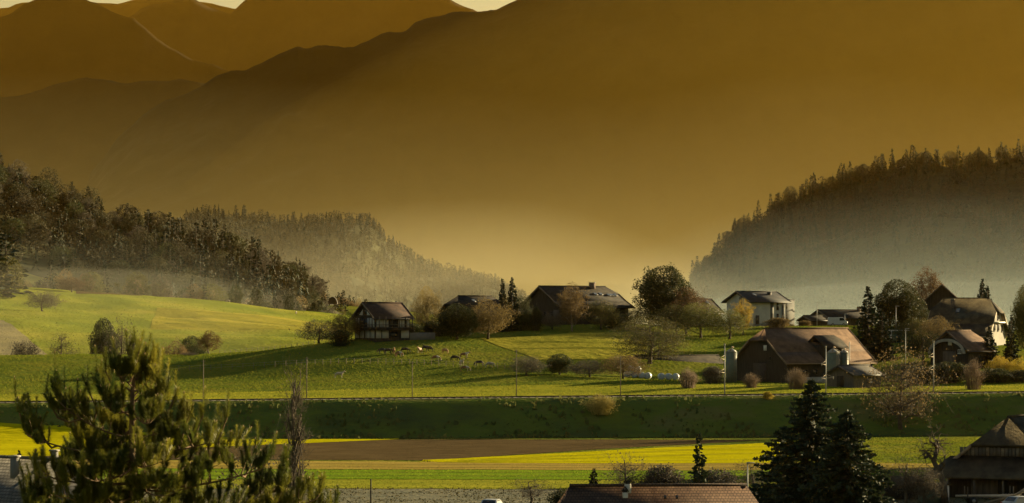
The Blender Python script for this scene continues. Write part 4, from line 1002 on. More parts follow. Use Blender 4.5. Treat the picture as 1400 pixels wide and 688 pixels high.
# low open shed behind the bales
h = House('open_shed', 'low dark shed with a broad roof beside the wrapped bales', 872, 585, 20, 17, 9, 2.2, 4.6, .8, .8, 0, 0, base=-11.4, wall='wood_dark', roof='tile_dark', cat='shed')
h.slab('opening', 'front', 2, 7.5, -.2, 1.9, .02, .06, 'glass'); h.slab('door', 'front', -6, -3, -.2, 2.0, .02, .1, 'wood_grey')  # dark panel; shade inside the open front is put into its colour
# big brown barn with dormer
h = House('barn', 'big barn with red brown tiled roof, half hip and dormer', 1040, 552, 32, 20.5, 16.4, 4.1, 10.2, .8, .7, .36, 0, .15, wall='wood_dark', roof='tile_brown', verge='verge', cat='barn', inset=.75)
h.slab('vent', 'left', 1.0, 1.9, 6.0, 7.0, .02, .08, 'frame_white'); h.window('left', 3.2, 4.2, .7, .7, 'frame_dark'); h.slab('barn_door', 'left', -2.2, 1.8, -.4, 3.6, .02, .1, 'frame_dark')
h.slab('wall_base', 'front', -10.2, 10.2, -.6, 1.0, .02, .14, 'concrete')
for u in (-8, -6, -3.6, 5.5, 7.8): h.window('front', u, 1.5, 1.2, 1.0, 'frame_dark')
h.slab('barn_door', 'front', -1.2, 2.0, -.4, 3.2, .02, .1, 'wood_grey'); h.slab('strip', 'front', 3.0, 10.1, 3.3, 3.5, .02, .2, 'verge')
dm = MB(); x0, x1 = -1.6, 4.2; zt, ze2 = 8.9, 7.1
dm.box((x0 + .4, -7.9, 4.0), (x1 - .6, -2.0, ze2)); dorm = dm.build('dormer', M['wood_dark'], h.o)
rb = MB(); solid(rb, [[(x0, -8.6, ze2 - .5), (x1, -8.6, ze2 - .5), (x1, -6.5, ze2 + .9), (x1 - .9, -5.2, zt), (x0, -5.2, zt)], [(x1, -1.8, ze2 - .5), (x0, -1.8, ze2 - .5), (x0, -5.2, zt), (x1 - .9, -5.2, zt), (x1, -3.9, ze2 + .9)],
    [(x1, -6.5, ze2 + .9), (x1, -3.9, ze2 + .9), (x1 - .9, -5.2, zt)]], .25); rb.build('dormer_roof', M['tile_dark'], dorm)
MB().poly([(x1 - .58, -7.9, ze2), (x1 - .58, -2.0, ze2), (x1 - .58, -5.2, zt - .3)]).build('dormer_gable', M['wood_dark'], dorm)
MB().tube([(4.5, -8.4, -.3), (4.5, -8.4, 7.6)], .09, 6).build('downpipe', M['metal'], h.o)
# hut before it
h = House('hut', 'small grey hut with a low gable beside the twin silos', 1149, 529, 35, 6.6, 7.2, 2.6, 4.0, .6, .6, wall='wood_grey', roof='tile_grey', cat='hut')
h.slab('door', 'left', -.9, .9, -.3, 2.1, .02, .08, 'wood_dark'); h.window('front', .5, 1.0, 1.0, .9, 'frame_dark')
# silos
def silo(px, d, top, wpx, label, m='silo'):
    x, y, z = onray(px, d, .1); r = wpx * K * d / 2; H_ = wz(top, d) - z
    o = empty('silo', (x, y, z), .3, label, 'silo')
    b = MB(); b.tube([(0, 0, 0), (0, 0, H_ * .5), (0, 0, H_)], [r, r, r], 20); b.build('drum', M[m], o, True)
    c = MB(); c.tube([(0, 0, H_ - .02), (0, 0, H_ + r * .35), (0, 0, H_ + r * .6)], [r * 1.06, r * .55, r * .16], 20); c.build('cap', M['metal'], o)
    for k in range(1, 5): MB().tube([(0, 0, H_ * k / 5 - .05), (0, 0, H_ * k / 5 + .05)], r * 1.025, 20).build('hoop', M[m], o)
    l = MB()
    for sx in (-.2, .2): l.tube([(sx + r * .3, -r * 1.08, .3), (sx + r * .3, -r * 1.08, H_ + .4)], .025, 4)
    for k in range(int(H_ / .4)): l.tube([(r * .3 - .2, -r * 1.08, .5 + k * .4), (r * .3 + .2, -r * 1.08, .5 + k * .4)], .018, 4)
    l.build('ladder', M['verge'], o)
    MB().tube([(-r * .5, -r * .7, H_), (-r * .1, -r * .4, H_ + r * .95), (r * .4, 0, H_ + r * .8)], .09, 6).build('filler_pipe', M['verge'], o)
silo(1000, 542, 481, 15, 'grey green silo with ladder standing against the barn gable')
silo(1139, 537, 482, 17, 'larger of the twin silos before the barn front')
silo(1154, 538, 482, 12, 'narrow darker silo of the pair before the barn front', 'silo_dark')
# steep black gable
h = House('barn', 'steep barn with black gable and sunlit brown roof side', 1288, 662, 80, 10, 11.6, 4.6, 9.9, .7, .7, wall='wood_dark', roof='tile_brown', cat='barn')
h.slab('barn_door', 'left', -1.8, 1.8, -.2, 3.2, .02, .1, 'frame_dark'); h.window('left', 0, 5.6, .8, .9, 'frame_dark')
# long tiled house with white end gable
h = House('farmhouse', 'farmhouse with long dark tiled roof and white end gable', 1322, 628, -25, 13, 15.0, 2.2, 9.7, .9, .9, .35, .4, .2, wall='cream_wall', roof='tile_old', verge='verge_pale', inset=.8, center=True)
for z in (2.6, 5.0):
    for u in (-1.6, 1.4): h.window('right', u, z, 1.5, 1.4, 'frame_dark')
h.slab('balcony', 'right', -4.0, 4.0, 4.35, 4.6, .02, .9, 'frame_white'); h.window('right', 4.4, 2.4, 1.0, 1.4, 'frame_dark')
h.slab('door', 'right', -4.6, -3.4, -.3, 2.0, .02, .08, 'wood_dark'); h.chimney(-2.6, -2.0, .7, -.3, 'brick'); h.skylight(-1.2, 7.0, .9, 1.2)
h.window('front', -2, .5, 1.0, 1.0, 'frame_dark'); h.window('front', 2, .5, 1.0, 1.0, 'frame_dark')
# arched barn
h = House('arched_barn', 'brown roofed barn whose gable carries a pale curved arch', 1298, 574, 42, 7.0, 9.6, 3.6, 7.1, .7, .9, 0, .45, wall='wood_dark', roof='tile_brown', cat='barn', inset=.8)
mb = MB(); n = 18; a = np.linspace(0, math.pi, n); yo, zo, yi, zi = 4.7, 2.9, 4.0, 2.35
V = np.zeros((2, n, 2, 3))
for j, xx in enumerate((-3.5 - 1.0, -3.5 - .75)):
    V[j, :, 0] = np.stack([np.full(n, xx), -np.cos(a) * yo, 2.6 + np.sin(a) * zo], -1); V[j, :, 1] = np.stack([np.full(n, xx), -np.cos(a) * yi, 2.6 + np.sin(a) * zi], -1)
for (A, B) in ((V[0, :, 0], V[0, :, 1]), (V[1, :, 1], V[1, :, 0]), (V[1, :, 0], V[0, :, 0]), (V[0, :, 1], V[1, :, 1])): mb.grid(np.stack([A, B], 1))
mb.build('arch_band', M['concrete'], h.o)
h.slab('vent', 'left', -.3, .6, 4.2, 5.0, .02, .07, 'frame_white'); h.slab('barn_door', 'left', -1.6, 1.6, -.3, 3.0, .02, .1, 'wood_grey'); h.window('left', 2.6, 2.6, .8, .8); h.window('front', 0, 1.4, 1.0, 1.0, 'frame_dark')
# garden shed
x, y, z = onray(1227, 625); o = empty('garden_shed', (x, y, z), .2, 'pale flat roofed garden shed with green sides', 'shed')
MB().box((-2.0, -1.3, -.3), (2.0, 1.3, 2.4)).build('wall', M['green_paint'], o); MB().box((-2.3, -1.7, 2.402), (2.3, 1.6, 2.62)).build('roof', M['frame_white'], o)
MB().box((-2.1, -1.7, -.3), (-1.9, -1.5, 2.4)).build('post', M['frame_white'], o); MB().box((-.6, -1.34, 0), (.3, -1.302, 1.9)).build('door', M['glass'], o)
# old barn below the railway
h = House('old_barn', 'old dark barn with half hip, plank band and wide skirt roof', 1372, 312, 62, 16, 12.6, 3.5, 8.75, 1.0, .3, .56, 0, .35, wall='wood_dark', roof='tile_old', verge='verge', cat='barn', inset=.62)
sk = MB(); l2 = 8.0
solid(sk, [[(-l2 - 2.3, 8.2, 2.35), (-l2 - 2.3, -8.2, 2.35), (-l2 - .02, -6.0, 4.5), (-l2 - .02, 6.0, 4.5)]], .25); sk.build('skirt_roof', M['tile_old'], h.o)
for k in range(26):
    u = -5.3 + k * .42
    if abs(u) < 5.2: h.slab('plank', 'left', u, u + .36, 4.55, 5.45 + (k % 3) * .02, .03, .07 + (k % 2) * .03, 'wood_grey' if k % 4 else 'pole_wood')
for u in (-5.6, -2.6, .6, 3.4, 5.8): MB().box((-l2 - 2.05, -u - .1, -.4), (-l2 - 1.85, -u + .1, 2.25)).build('post', M['wood_grey'], h.o)
h.slab('barn_door', 'left', -3.6, -.6, -.3, 2.2, .03, .1, 'wood_grey'); h.slab('barn_door', 'left', .4, 3.2, -.3, 2.2, .03, .1, 'wood_dark'); h.skylight(-4.0, 6.6, .5, .5)
x, y, z = onray(1276, 306); o = empty('lean_to', (x, y, z), .3, 'small green lean-to with flat roof at the side of the old barn', 'shed')
MB().box((-1.2, -1, -.3), (1.0, 1.2, 1.9)).build('wall', M['green_paint'], o); MB().box((-1.6, -1.3, 1.902), (1.5, 1.5, 2.05)).build('roof', M['tile_old'], o); MB().box((1.05, -1.2, -.3), (1.25, -1.0, 1.9)).build('post', M['frame_white'], o)
x, y, z = onray(1215, 312); o = empty('low_shed', (x, y, z), .1, 'low dark open shed between the bare shrubs', 'shed')
MB().box((-3.4, -1, -.3), (3.4, 1.4, 1.6)).build('wall', M['wood_dark'], o); rb = MB(); solid(rb, [[(-3.8, -1.8, 1.6), (3.8, -1.8, 1.6), (3.8, 1.8, 2.4), (-3.8, 1.8, 2.4)]], .12); rb.build('roof', M['tile_old'], o); MB().box((-.8, -1.06, 0), (.6, -1.002, 1.3)).build('door', M['frame_dark'], o)
# hipped clay roof
h = House('tiled_house', 'house with a long hipped clay tile roof and white twin hatched chimney', 901, 200, 4, 13.0, 10.5, 3.6, 7.65, .8, .8, .5, .55, .2, wall='cream_wall', roof='tile_near', center=True, inset=.55)
h.chimney(-2.2, -.4, .42, .15, 'chimney_white', False)
def hood(parent, x, y, z, w):
    mb = MB(); solid(mb, [[(x - w, y - w, z), (x, y - w, z + w * 1.5), (x, y + w, z + w * 1.5), (x - w, y + w, z)], [(x + w, y + w, z), (x, y + w, z + w * 1.5), (x, y - w, z + w * 1.5), (x + w, y - w, z)]], .06)
    mb.build('chimney_hood', M['tile_dark'], parent); MB().box((x - w * .6, y - w * .6, z - .3), (x + w * .6, y + w * .6, z + .1)).build('chimney_opening', M['frame_dark'], parent)
hood(h.roof, -2.2, -.4, 7.95, .26); MB().box((-2.62, -1.0, 6.4), (-2.25, -.65, 7.25)).build('chimney', M['chimney_white'], h.roof); hood(h.roof, -2.43, -.82, 7.35, .22)
for lx in (.3, 1.1): h.skylight(lx, 6.9, .16, .2)
for u in (-4, -1, 2, 4.5): h.window('front', u, 1.0, 1.1, 1.3, 'frame_dark', 'green_paint')
h.slab('door', 'front', .2, 1.2, -.2, 2.0, .02, .08, 'wood_dark')
# grey hipped roof behind the pine
h = House('grey_roof_house', 'house with grey tiled hip roof and two chimneys behind the pine', 30, 205, -38, 13.0, 11, 4.8, 9.4, .7, .7, .0, 1.0, .1, wall='white_wall', roof='tile_near_grey', center=True, base=None, inset=.7)
h.chimney(.8, -1.4, .45, .15, 'grey_wall'); h.chimney(3.0, .3, .38, .55, 'grey_wall')
h.window('front', 2, 1.2, 1.1, 1.3); h.window('front', -2, 1.2, 1.1, 1.3); h.slab('door', 'front', -.5, .5, -.2, 2.0, .02, .08, 'wood_dark')
# misty arched hut
x, y = wx(455, 2060), 2060; o = empty('round_hut', (x, y, 12.5), 0, 'misty round roofed hut on the low rise beyond the chalet', 'hut')
mb = MB(); a = np.linspace(0, math.pi, 14); mb.grid(np.stack([np.stack([np.cos(a) * 3.4, np.full(14, yy), np.sin(a) * 5.2], -1) for yy in (-4, 4)], 0)); mb.build('roof', M['tile_grey'], o)
mb = MB(); mb.poly(np.stack([np.cos(a) * 3.3, np.full(14, -3.9), np.sin(a) * 5.1], -1)); mb.build('wall', M['wood_dark'], o)
hx = np.linspace(wx(425, 2100), wx(600, 2100), 30); hv = np.linspace(1990, 2330, 14)
XX, YY = np.meshgrid(hx, hv); ZZ = -26 + (12.6 + 26 - .055 * np.abs(XX - x) ** 1.15) * np.sin(np.clip((YY - 1990) / 150, 0, 1) * math.pi / 2) * np.where(YY > 2250, 1 - (YY - 2250) / 90, 1)
tag(MB().grid(np.stack([XX, YY, ZZ], -1)).build('low_rise', M['grass'], smooth=True), kind='structure')
# ------------------------------------------------------------------ masts, lamps, fences
def mast(px, top, label, arms, r=.11, m='metal', group=None, name='catenary_mast', cat='mast'):
    d = em_y(wx(px, EM0)); x = wx(px, d); y = em_y(x) + 2.2; z = h1(x, y); Hh = wz(top, y) - z
    o = empty(name, (x, y, z), 0, label, cat, group)
    MB().tube([(0, 0, -.5), (0, 0, Hh)], [r, r * .85], 6).build('post', M[m], o)
    for zz, l in arms:
        a = MB(); a.tube([(0, 0, zz), (l, -1.8, zz + .15)], .05, 5); a.tube([(0, 0, zz + .7), (l, -1.8, zz + .2)], .035, 4); a.tube([(l, -1.8, zz - .15), (l, -1.8, zz + .35)], .09, 6); a.build('bracket', M['verge_pale'], o)
    if name == 'catenary_mast':
        MB().tube([(0, -.05, Hh - .25), (0, -.05, Hh + .12)], .16, 6).build('insulator', M['verge_pale'], o)
    else:
        for zz in (Hh - .3, Hh - .9):
            MB().box((-.35, -.05, zz), (.35, .05, zz + .08)).build('crossarm', M[m], o)
mast(992, 471, 'steel mast beside the silo at the barn gable', [(6.3, -1.0), (4.0, -1.0)])
mast(1131, 474, 'steel mast before the hut and twin silos', [(5.2, -.9), (2.8, -.9), (2.9, 1.1)])
mast(1279, 467, 'steel mast before the arched barn', [(6.4, -1.0), (4.2, -1.0)])
for px, top, lb in [(418, 488, 'thin pole beside the poplar top'), (563, 494, 'thin wooden pole standing below the grazing cows'), (706, 478, 'wooden pole beside the grey orchard tree'), (849, 487, 'wooden pole near the wrapped bales'), (276, 492, 'thin pole below the brown larch')]:
    mast(px, top, lb, [], .09, 'pole_wood', None, 'line_pole', 'pole')
def lamp(px, d, top, label):
    x, y, z = onray(px, d); Hh = wz(top, d) - z
    o = empty('street_lamp', (x, y, z), 0, label, 'street lamp')
    MB().tube([(0, 0, -.3), (0, 0, Hh)], [.09, .06], 6).build('post', M['metal'], o)
    MB().box((-.1, -.15, Hh), (.7, .15, Hh + .14)).build('lamp_head', M['metal'], o)
lamp(1225, 628, 419, 'grey lamp post above the pale garden shed'); lamp(1301, 590, 452, 'lamp post beside the roof of the arched barn'); lamp(1117, 700, 414, 'thin post at the gable of the long dark shed')
lamp(1022, 300, 634, 'street lamp among the bare shrubs by the conifers'); lamp(1238, 560, 450, 'thin post behind the half bare spreading tree'); lamp(1155, 712, 430, 'thin post beside the van')
x, y, z = onray(507, 300); o = tag(MB().tube([(x, y, z - .4), (x, y, wz(655, 300))], [.09, .08], 6).build('post', M['wood_dark']), 'lone dark wooden post in the rough strip', 'post')
def fence(pts, label, n, hh=1.1):
    a = np.array(pts, float); o = empty('wire_fence', (a[0][0], a[0][1], h1(*a[0])), 0, label, 'fence')
    t = np.linspace(0, len(a) - 1, n); X = np.interp(t, range(len(a)), a[:, 0]); Y = np.interp(t, range(len(a)), a[:, 1]); Z = H(X, Y)
    me = MB().tube([(0, 0, -.3), (0, 0, hh)], [.06, .05], 5).mesh('post', M['pole_wood'])
    for q in zip(X, Y, Z): p = link('post', me, o); p.location = Vector(q) - o.location
    for zz in (hh * .5, hh * .92):
        MB().tube(np.stack([X, Y, Z + zz], -1) - np.array(o.location), .012, 3, False).build('wire', M['metal'], o)
fence([onray(230, 575)[:2], onray(420, 572)[:2], onray(560, 566)[:2], onray(690, 560)[:2]], 'wire fence with thin posts below the cow pasture', 40)
fence([onray(300, 636)[:2], onray(430, 612)[:2]], 'wire fence on the shoulder of the chalet knoll', 18)
# ------------------------------------------------------------------ cattle
M['cow_brown'] = mat('tan_hide', (.30, .16, .075), (.40, .24, .12), .8, .8, lo=.45, hi=.55)
M['cow_dark'] = mat('dark_hide', (.03, .022, .018), (.06, .045, .035), .8, .8)
M['cow_pied'] = mat('pied_hide', (.22, .11, .05), (.42, .36, .29), .9, .8, lo=.49, hi=.52, detail=1)
M['cow_pale'] = mat('pale_hide', (.32, .27, .2), (.4, .34, .26), .8, .8)
def skin(name, vs_, es, rad, m, sub=1):
    me = bpy.data.meshes.new(name); me.from_pydata(vs_, es, []); o = bpy.data.objects.new(name, me); col.objects.link(o)
    o.modifiers.new('s', 'SKIN'); su = o.modifiers.new('u', 'SUBSURF'); su.levels = sub; su.render_levels = sub
    for i, r in enumerate(rad): me.skin_vertices[0].data[i].radius = (r if isinstance(r, tuple) else (r, r))
    me.skin_vertices[0].data[0].use_root = True
    dg = bpy.context.evaluated_depsgraph_get(); out = bpy.data.meshes.new_from_object(o.evaluated_get(dg))
    bpy.data.objects.remove(o); out.materials.clear(); out.materials.append(m); out.name = name
    return out
def cow_mesh(graze, m):
    v = [(0, 0, 1.02), (.45, 0, 1.03), (.85, 0, 1.1), (-.45, 0, 1.03), (-.82, 0, 1.08)]; r = [(.31, .36), (.31, .36), (.25, .3), (.32, .37), (.26, .3)]
    e = [(0, 1), (1, 2), (0, 3), (3, 4)]
    hd = [(1.12, 0, .95), (1.28, 0, .55), (1.42, 0, .2)] if graze else [(1.15, 0, 1.32), (1.38, 0, 1.5), (1.72, 0, 1.36)]
    k = len(v); v += hd; r += [(.15, .17), (.13, .14), (.07, .08)]; e += [(2, k), (k, k + 1), (k + 1, k + 2)]
    for bx, hx in ((2, .72), (4, -.78)):
        for sy in (-1, 1):
            k = len(v); hind = bx == 4
            v += [(hx, sy * .2, .82), (hx + (.06 if hind else -.02), sy * .2, .52), (hx - (.1 if hind else 0), sy * .2, .36) if hind else (hx, sy * .2, .34), (hx - (.04 if hind else 0), sy * .2, .02)]
            r += [.15 if hind else .12, .10 if hind else .075, .055, .06]; e += [(bx, k), (k, k + 1), (k + 1, k + 2), (k + 2, k + 3)]
    return skin('body', v, e, r, m)
cowm = {(g, c): cow_mesh(g, M['cow_' + c]) for g in (0, 1) for c in ('brown', 'dark', 'pied', 'pale')}
def cow(px, py, d0, c, g, rot, label):
    # the row of the hooves fixes the distance on the pasture
    ds = np.linspace(535, 640, 300); zz = H(wx(px, ds), ds); row = HOR - zz / (K * ds); i = int(np.argmin(np.abs(row - py))) if d0 is None else 0
    d = ds[i] if d0 is None else d0
    x, y, z = onray(px, d, 0); o = empty('cow', (x, y, z), rot, label, 'cow', 'cattle grazing on the knoll')
    o.scale = (.84, .84, .84)
    link('body', cowm[(g, c)], o)
    t = MB(); t.tube([(-1.05, 0, 1.2), (-1.15, 0, .9), (-1.12, 0, .5)], [.03, .022, .04], 5); t.build('tail', M['cow_' + c], o)
    hz = (1.2, .72) if g else (1.33, 1.58)
    for sy in (-1, 1):
        MB().tube([(hz[0], sy * .1, hz[1]), (hz[0] - .02, sy * .26, hz[1] + .05)], [.05, .02], 5).build('ear', M['cow_' + c], o)
        MB().tube([(hz[0] + .02, sy * .06, hz[1] + .06), (hz[0] + .06, sy * .14, hz[1] + .24)], [.025, .01], 5).build('horn', M['verge_pale'], o)
for a in [(523, 484, None, 'dark', 1, 2.9, 'dark cow grazing at the end of the herd towards the chalet'), (530, 484, None, 'dark', 1, .3, 'dark cow close behind the tan standing cow'), (538, 484, None, 'brown', 0, -1.4, 'tan cow standing end on among dark cows'),
          (553, 483, None, 'dark', 1, 0, 'black cow grazing sideways next to the tan standing cow'), (545, 488, None, 'pied', 1, -.6, 'pied calf grazing just below the black cow'),
          (574, 483, None, 'pied', 0, -1.9, 'red and white cow at the group of dark cattle'), (582, 480, None, 'dark', 1, .2, 'dark cow at the head of the herd'), (587, 481, None, 'dark', 0, 3.2, 'dark brown cow standing beside the dark herd leader'),
          (608, 484, None, 'brown', 1, -.9, 'tan cow grazing alone uphill of the pied pair'), (595, 494, None, 'pied', 1, 0, 'red and white cow grazing midway on the pasture'), (621, 494, None, 'dark', 1, .1, 'dark cow grazing beside the red and white one'),
          (634, 490, None, 'pied', 0, .2, 'pinkish pied cow walking near the shady slope'), (631, 500, None, 'pale', 0, -1.2, 'cream cow standing in full sun'), (635, 508, None, 'pied', 1, .1, 'grey pied cow grazing below the cream one'),
          (656, 501, None, 'dark', 1, 3.0, 'black cow grazing at the edge of the shade'), (669, 503, None, 'pale', 1, .2, 'pale spotted cow following the black cow'), (463, 517, None, 'pale', 0, .4, 'pale calf alone by the fence')]:
    cow(*a)
for px, d, lb in [(312, 1150, 'far white cow at the lower edge of the meadow, first of three'), (333, 1155, 'far brown cow between two white cows on the meadow edge'), (405, 1140, 'far white cow on its own low on the meadow')]:
    cow(px, None, d, 'pale' if 'white' in lb else 'brown', 1, rng.uniform(0, 6), lb)
# ------------------------------------------------------------------ vehicles
M['tyre'] = mat('tyre_rubber', (.015, .015, .015), (.03, .03, .03), 3, .9)
M['car_white'] = mat('white_car_paint', (.3, .31, .31), (.35, .36, .36), 1, .3, spec=.5)
M['car_blue'] = mat('pale_blue_car_paint', (.25, .33, .4), (.3, .38, .45), 1, .3, spec=.5)
M['lamp_red'] = mat('tail_lamp', (.3, .02, .015), (.35, .03, .02), 1, .3)
def car(px, d, rot, label, m, van=False):
    x, y, z = onray(px, d); o = empty('van' if van else 'car', (x, y, z), rot, label, 'van' if van else 'car')
    if van: prof = [(-2.3, .35), (-2.3, 1.9), (-2.1, 2.1), (1.2, 2.1), (1.75, 1.35), (2.3, 1.1), (2.35, .35)]; gl = [(.35, 1.95, 1.25, 1.95, 1.72, 1.3, .35, 1.3)]
    else: prof = [(-2.1, .35), (-2.12, .95), (-1.75, 1.02), (-1.25, 1.46), (.3, 1.48), (1.0, 1.0), (1.95, .85), (2.1, .6), (2.1, .35)]; gl = [(-1.45, 1.05, -1.15, 1.4, -.45, 1.42, -.45, 1.05), (-.35, 1.05, -.35, 1.42, .25, 1.42, .75, 1.05)]
    mb = MB(); n = len(prof); p = np.array(prof)
    rows = []
    for yy, sc in ((-.86, .97), (-.78, 1.0), (.78, 1.0), (.86, .97)):
        rows.append(np.stack([p[:, 0] * sc, np.full(n, yy) * np.where(p[:, 1] > 1.1, .86, 1.0), p[:, 1] * np.where(np.abs(yy) > .8, .985, 1)], -1))
    V = np.array(rows); V = np.concatenate([V, V[:, :1]], 1); mb.grid(V); mb.poly(rows[0]); mb.poly(rows[3][::-1])
    b = mb.build('body', M[m], o)
    for g in gl:
        q = [(g[i], g[i + 1]) for i in range(0, 8, 2)]
        for sy in (-1, 1): MB().poly([(a, sy * (.765 if c > 1.3 else .79 if not van else .77), c) for a, c in q][::sy]).build('side_window', M['glass'], b)
    fw = [(.37, -.62, 1.45), (.37, .62, 1.45), (.98, .66, 1.06), (.98, -.66, 1.06)] if not van else [(1.27, -.62, 2.04), (1.27, .62, 2.04), (1.74, .68, 1.42), (1.74, -.68, 1.42)]
    MB().poly([(a + .025, c, e + .025) for a, c, e in fw]).build('windscreen', M['glass'], b)
    if not van: MB().poly([(-1.30, .62, 1.44), (-1.30, -.62, 1.44), (-1.76, -.68, 1.06), (-1.76, .68, 1.06)]).build('rear_window', M['glass'], b)
    for wx_ in (-1.35, 1.35):
        for sy in (-1, 1):
            w = MB().tube([(wx_, sy * .66, .33), (wx_, sy * .88, .33)], .33, 14).build('wheel', M['tyre'], o); MB().tube([(wx_, sy * .86, .33), (wx_, sy * .895, .33)], .2, 10).build('rim', M['metal'], w)
    for sy in (-1, 1):
        MB().box((-2.16, sy * .7 - .1, .72), (-2.09, sy * .7 + .1, .92)).build('tail_lamp', M['lamp_red'], b); MB().box((2.03, sy * .66 - .14, .62), (2.12, sy * .66 + .14, .76)).build('headlight', M['skyglass'], b)
car(673, 286, 1.35, 'pale car whose roof shows above the rough strip', 'car_white'); car(1145, 706, .1, 'white van parked before the long dark shed', 'car_white', True); car(1003, 672, .1, 'pale car parked beside the white house orchard', 'car_white')
car(934, 668, .2, 'bluish car half hidden below the dome tree', 'car_blue'); car(1397, 292, .6, 'pale car parked in front of the old barn', 'car_white')
# ------------------------------------------------------------------ wrapped bales
M['wrap'] = mat('white_bale_wrap', (.28, .31, .32), (.4, .43, .43), 1.5, .45, .02, 5, spec=.4)
me = MB(); a = np.array([(-.62, .3), (-.6, .55), (-.52, .63), (0, .66), (.52, .63), (.6, .55), (.62, .3)])
me.tube([(p, 0, .64) for p, r in a], a[:, 1], 16)
bale = me.mesh('round_bale', M['wrap'], True)
for i, (px, up) in enumerate([(858, 0), (868, 0), (877, 0), (886, 0), (904, 0), (914, 0), (924, 0), (863, 1), (872, 1)]):
    x, y, z = onray(px, 560); o = link('round_bale', bale); o.location = (x, y, z - .02 + up * 1.08); o.rotation_euler = (0, 0, rng.uniform(-.3, .3) + 1.5)
    o.scale = (1, 1, 1)
    tag(o, 'white wrapped round bale lying on top of the row by the low shed' if up else 'white wrapped round bale in the ground row by the low shed', 'bale', 'bales on top of the row' if up else 'wrapped bales in the ground row')
# ------------------------------------------------------------------ timber and clutter before the old barn
o = empty('timber_trailer', onray(1352, 303), .06, 'farm trailer loaded with long timbers before the old barn', 'trailer')
MB().box((-2.6, -.8, .7), (2.6, .8, .82)).build('bed', M['wood_grey'], o)
for wx_ in (-1.8, 1.6):
    for sy in (-1, 1): w = MB().tube([(wx_, sy * .8, .42), (wx_, sy * 1.0, .42)], .42, 14).build('wheel', M['tyre'], o); MB().tube([(wx_, sy * .99, .42), (wx_, sy * 1.02, .42)], .2, 8).build('rim', M['metal'], w)
MB().tube([(2.6, 0, .7), (4.2, 0, .5)], .06, 5).build('drawbar', M['metal_dark'], o)
for sx in (-2.4, 2.4):
    for sy in (-.75, .75): MB().box((sx - .05, sy - .05, .8), (sx + .05, sy + .05, 1.9)).build('stake', M['wood_grey'], o)
for i in range(7):
    t = link('timber', MB().box((-3.2, -.09, -.08), (3.0, .09, .08)).mesh('timber', M['verge_pale'])); t.location = Vector(onray(1352, 303)) + Vector((rng.uniform(-.3, .3), -.6 + .2 * i, .92)); t.rotation_euler = (0, rng.uniform(-.02, .02), .06 + rng.uniform(-.02, .02))
    tag(t, 'squared pale timber lying on the farm trailer', 'timber', 'timbers on the trailer')
for i, (px, dy, an) in enumerate([(1366, -2.2, -.28), (1372, -2.0, -.42), (1378, -1.8, -.6)]):
    b = Vector(onray(px, 303)) + Vector((0, dy, .75)); t = link('beam', MB().tube([(-2.4, 0, 0), (2.0, 0, 0)], [.13, .11], 8).mesh('beam', M['pole_wood'])); t.location = b; t.rotation_euler = (0, an, rng.uniform(-.2, .2)); tag(t, 'round pole leaning against the timber trailer', 'pole', 'poles leaning on the trailer')
for i in range(16):
    px = 1372 + (i % 6) * 4.2; t = link('log', MB().tube([(0, -.5, 0), (0, .5, 0)], [.17, .16], 9).mesh('log', M['pole_wood'])); b = Vector(onray(px, 306)); t.location = b + Vector((0, 0, .17 + .3 * (i // 6))); tag(t, 'short sawn log in the pile before the old barn', 'log', 'log pile')
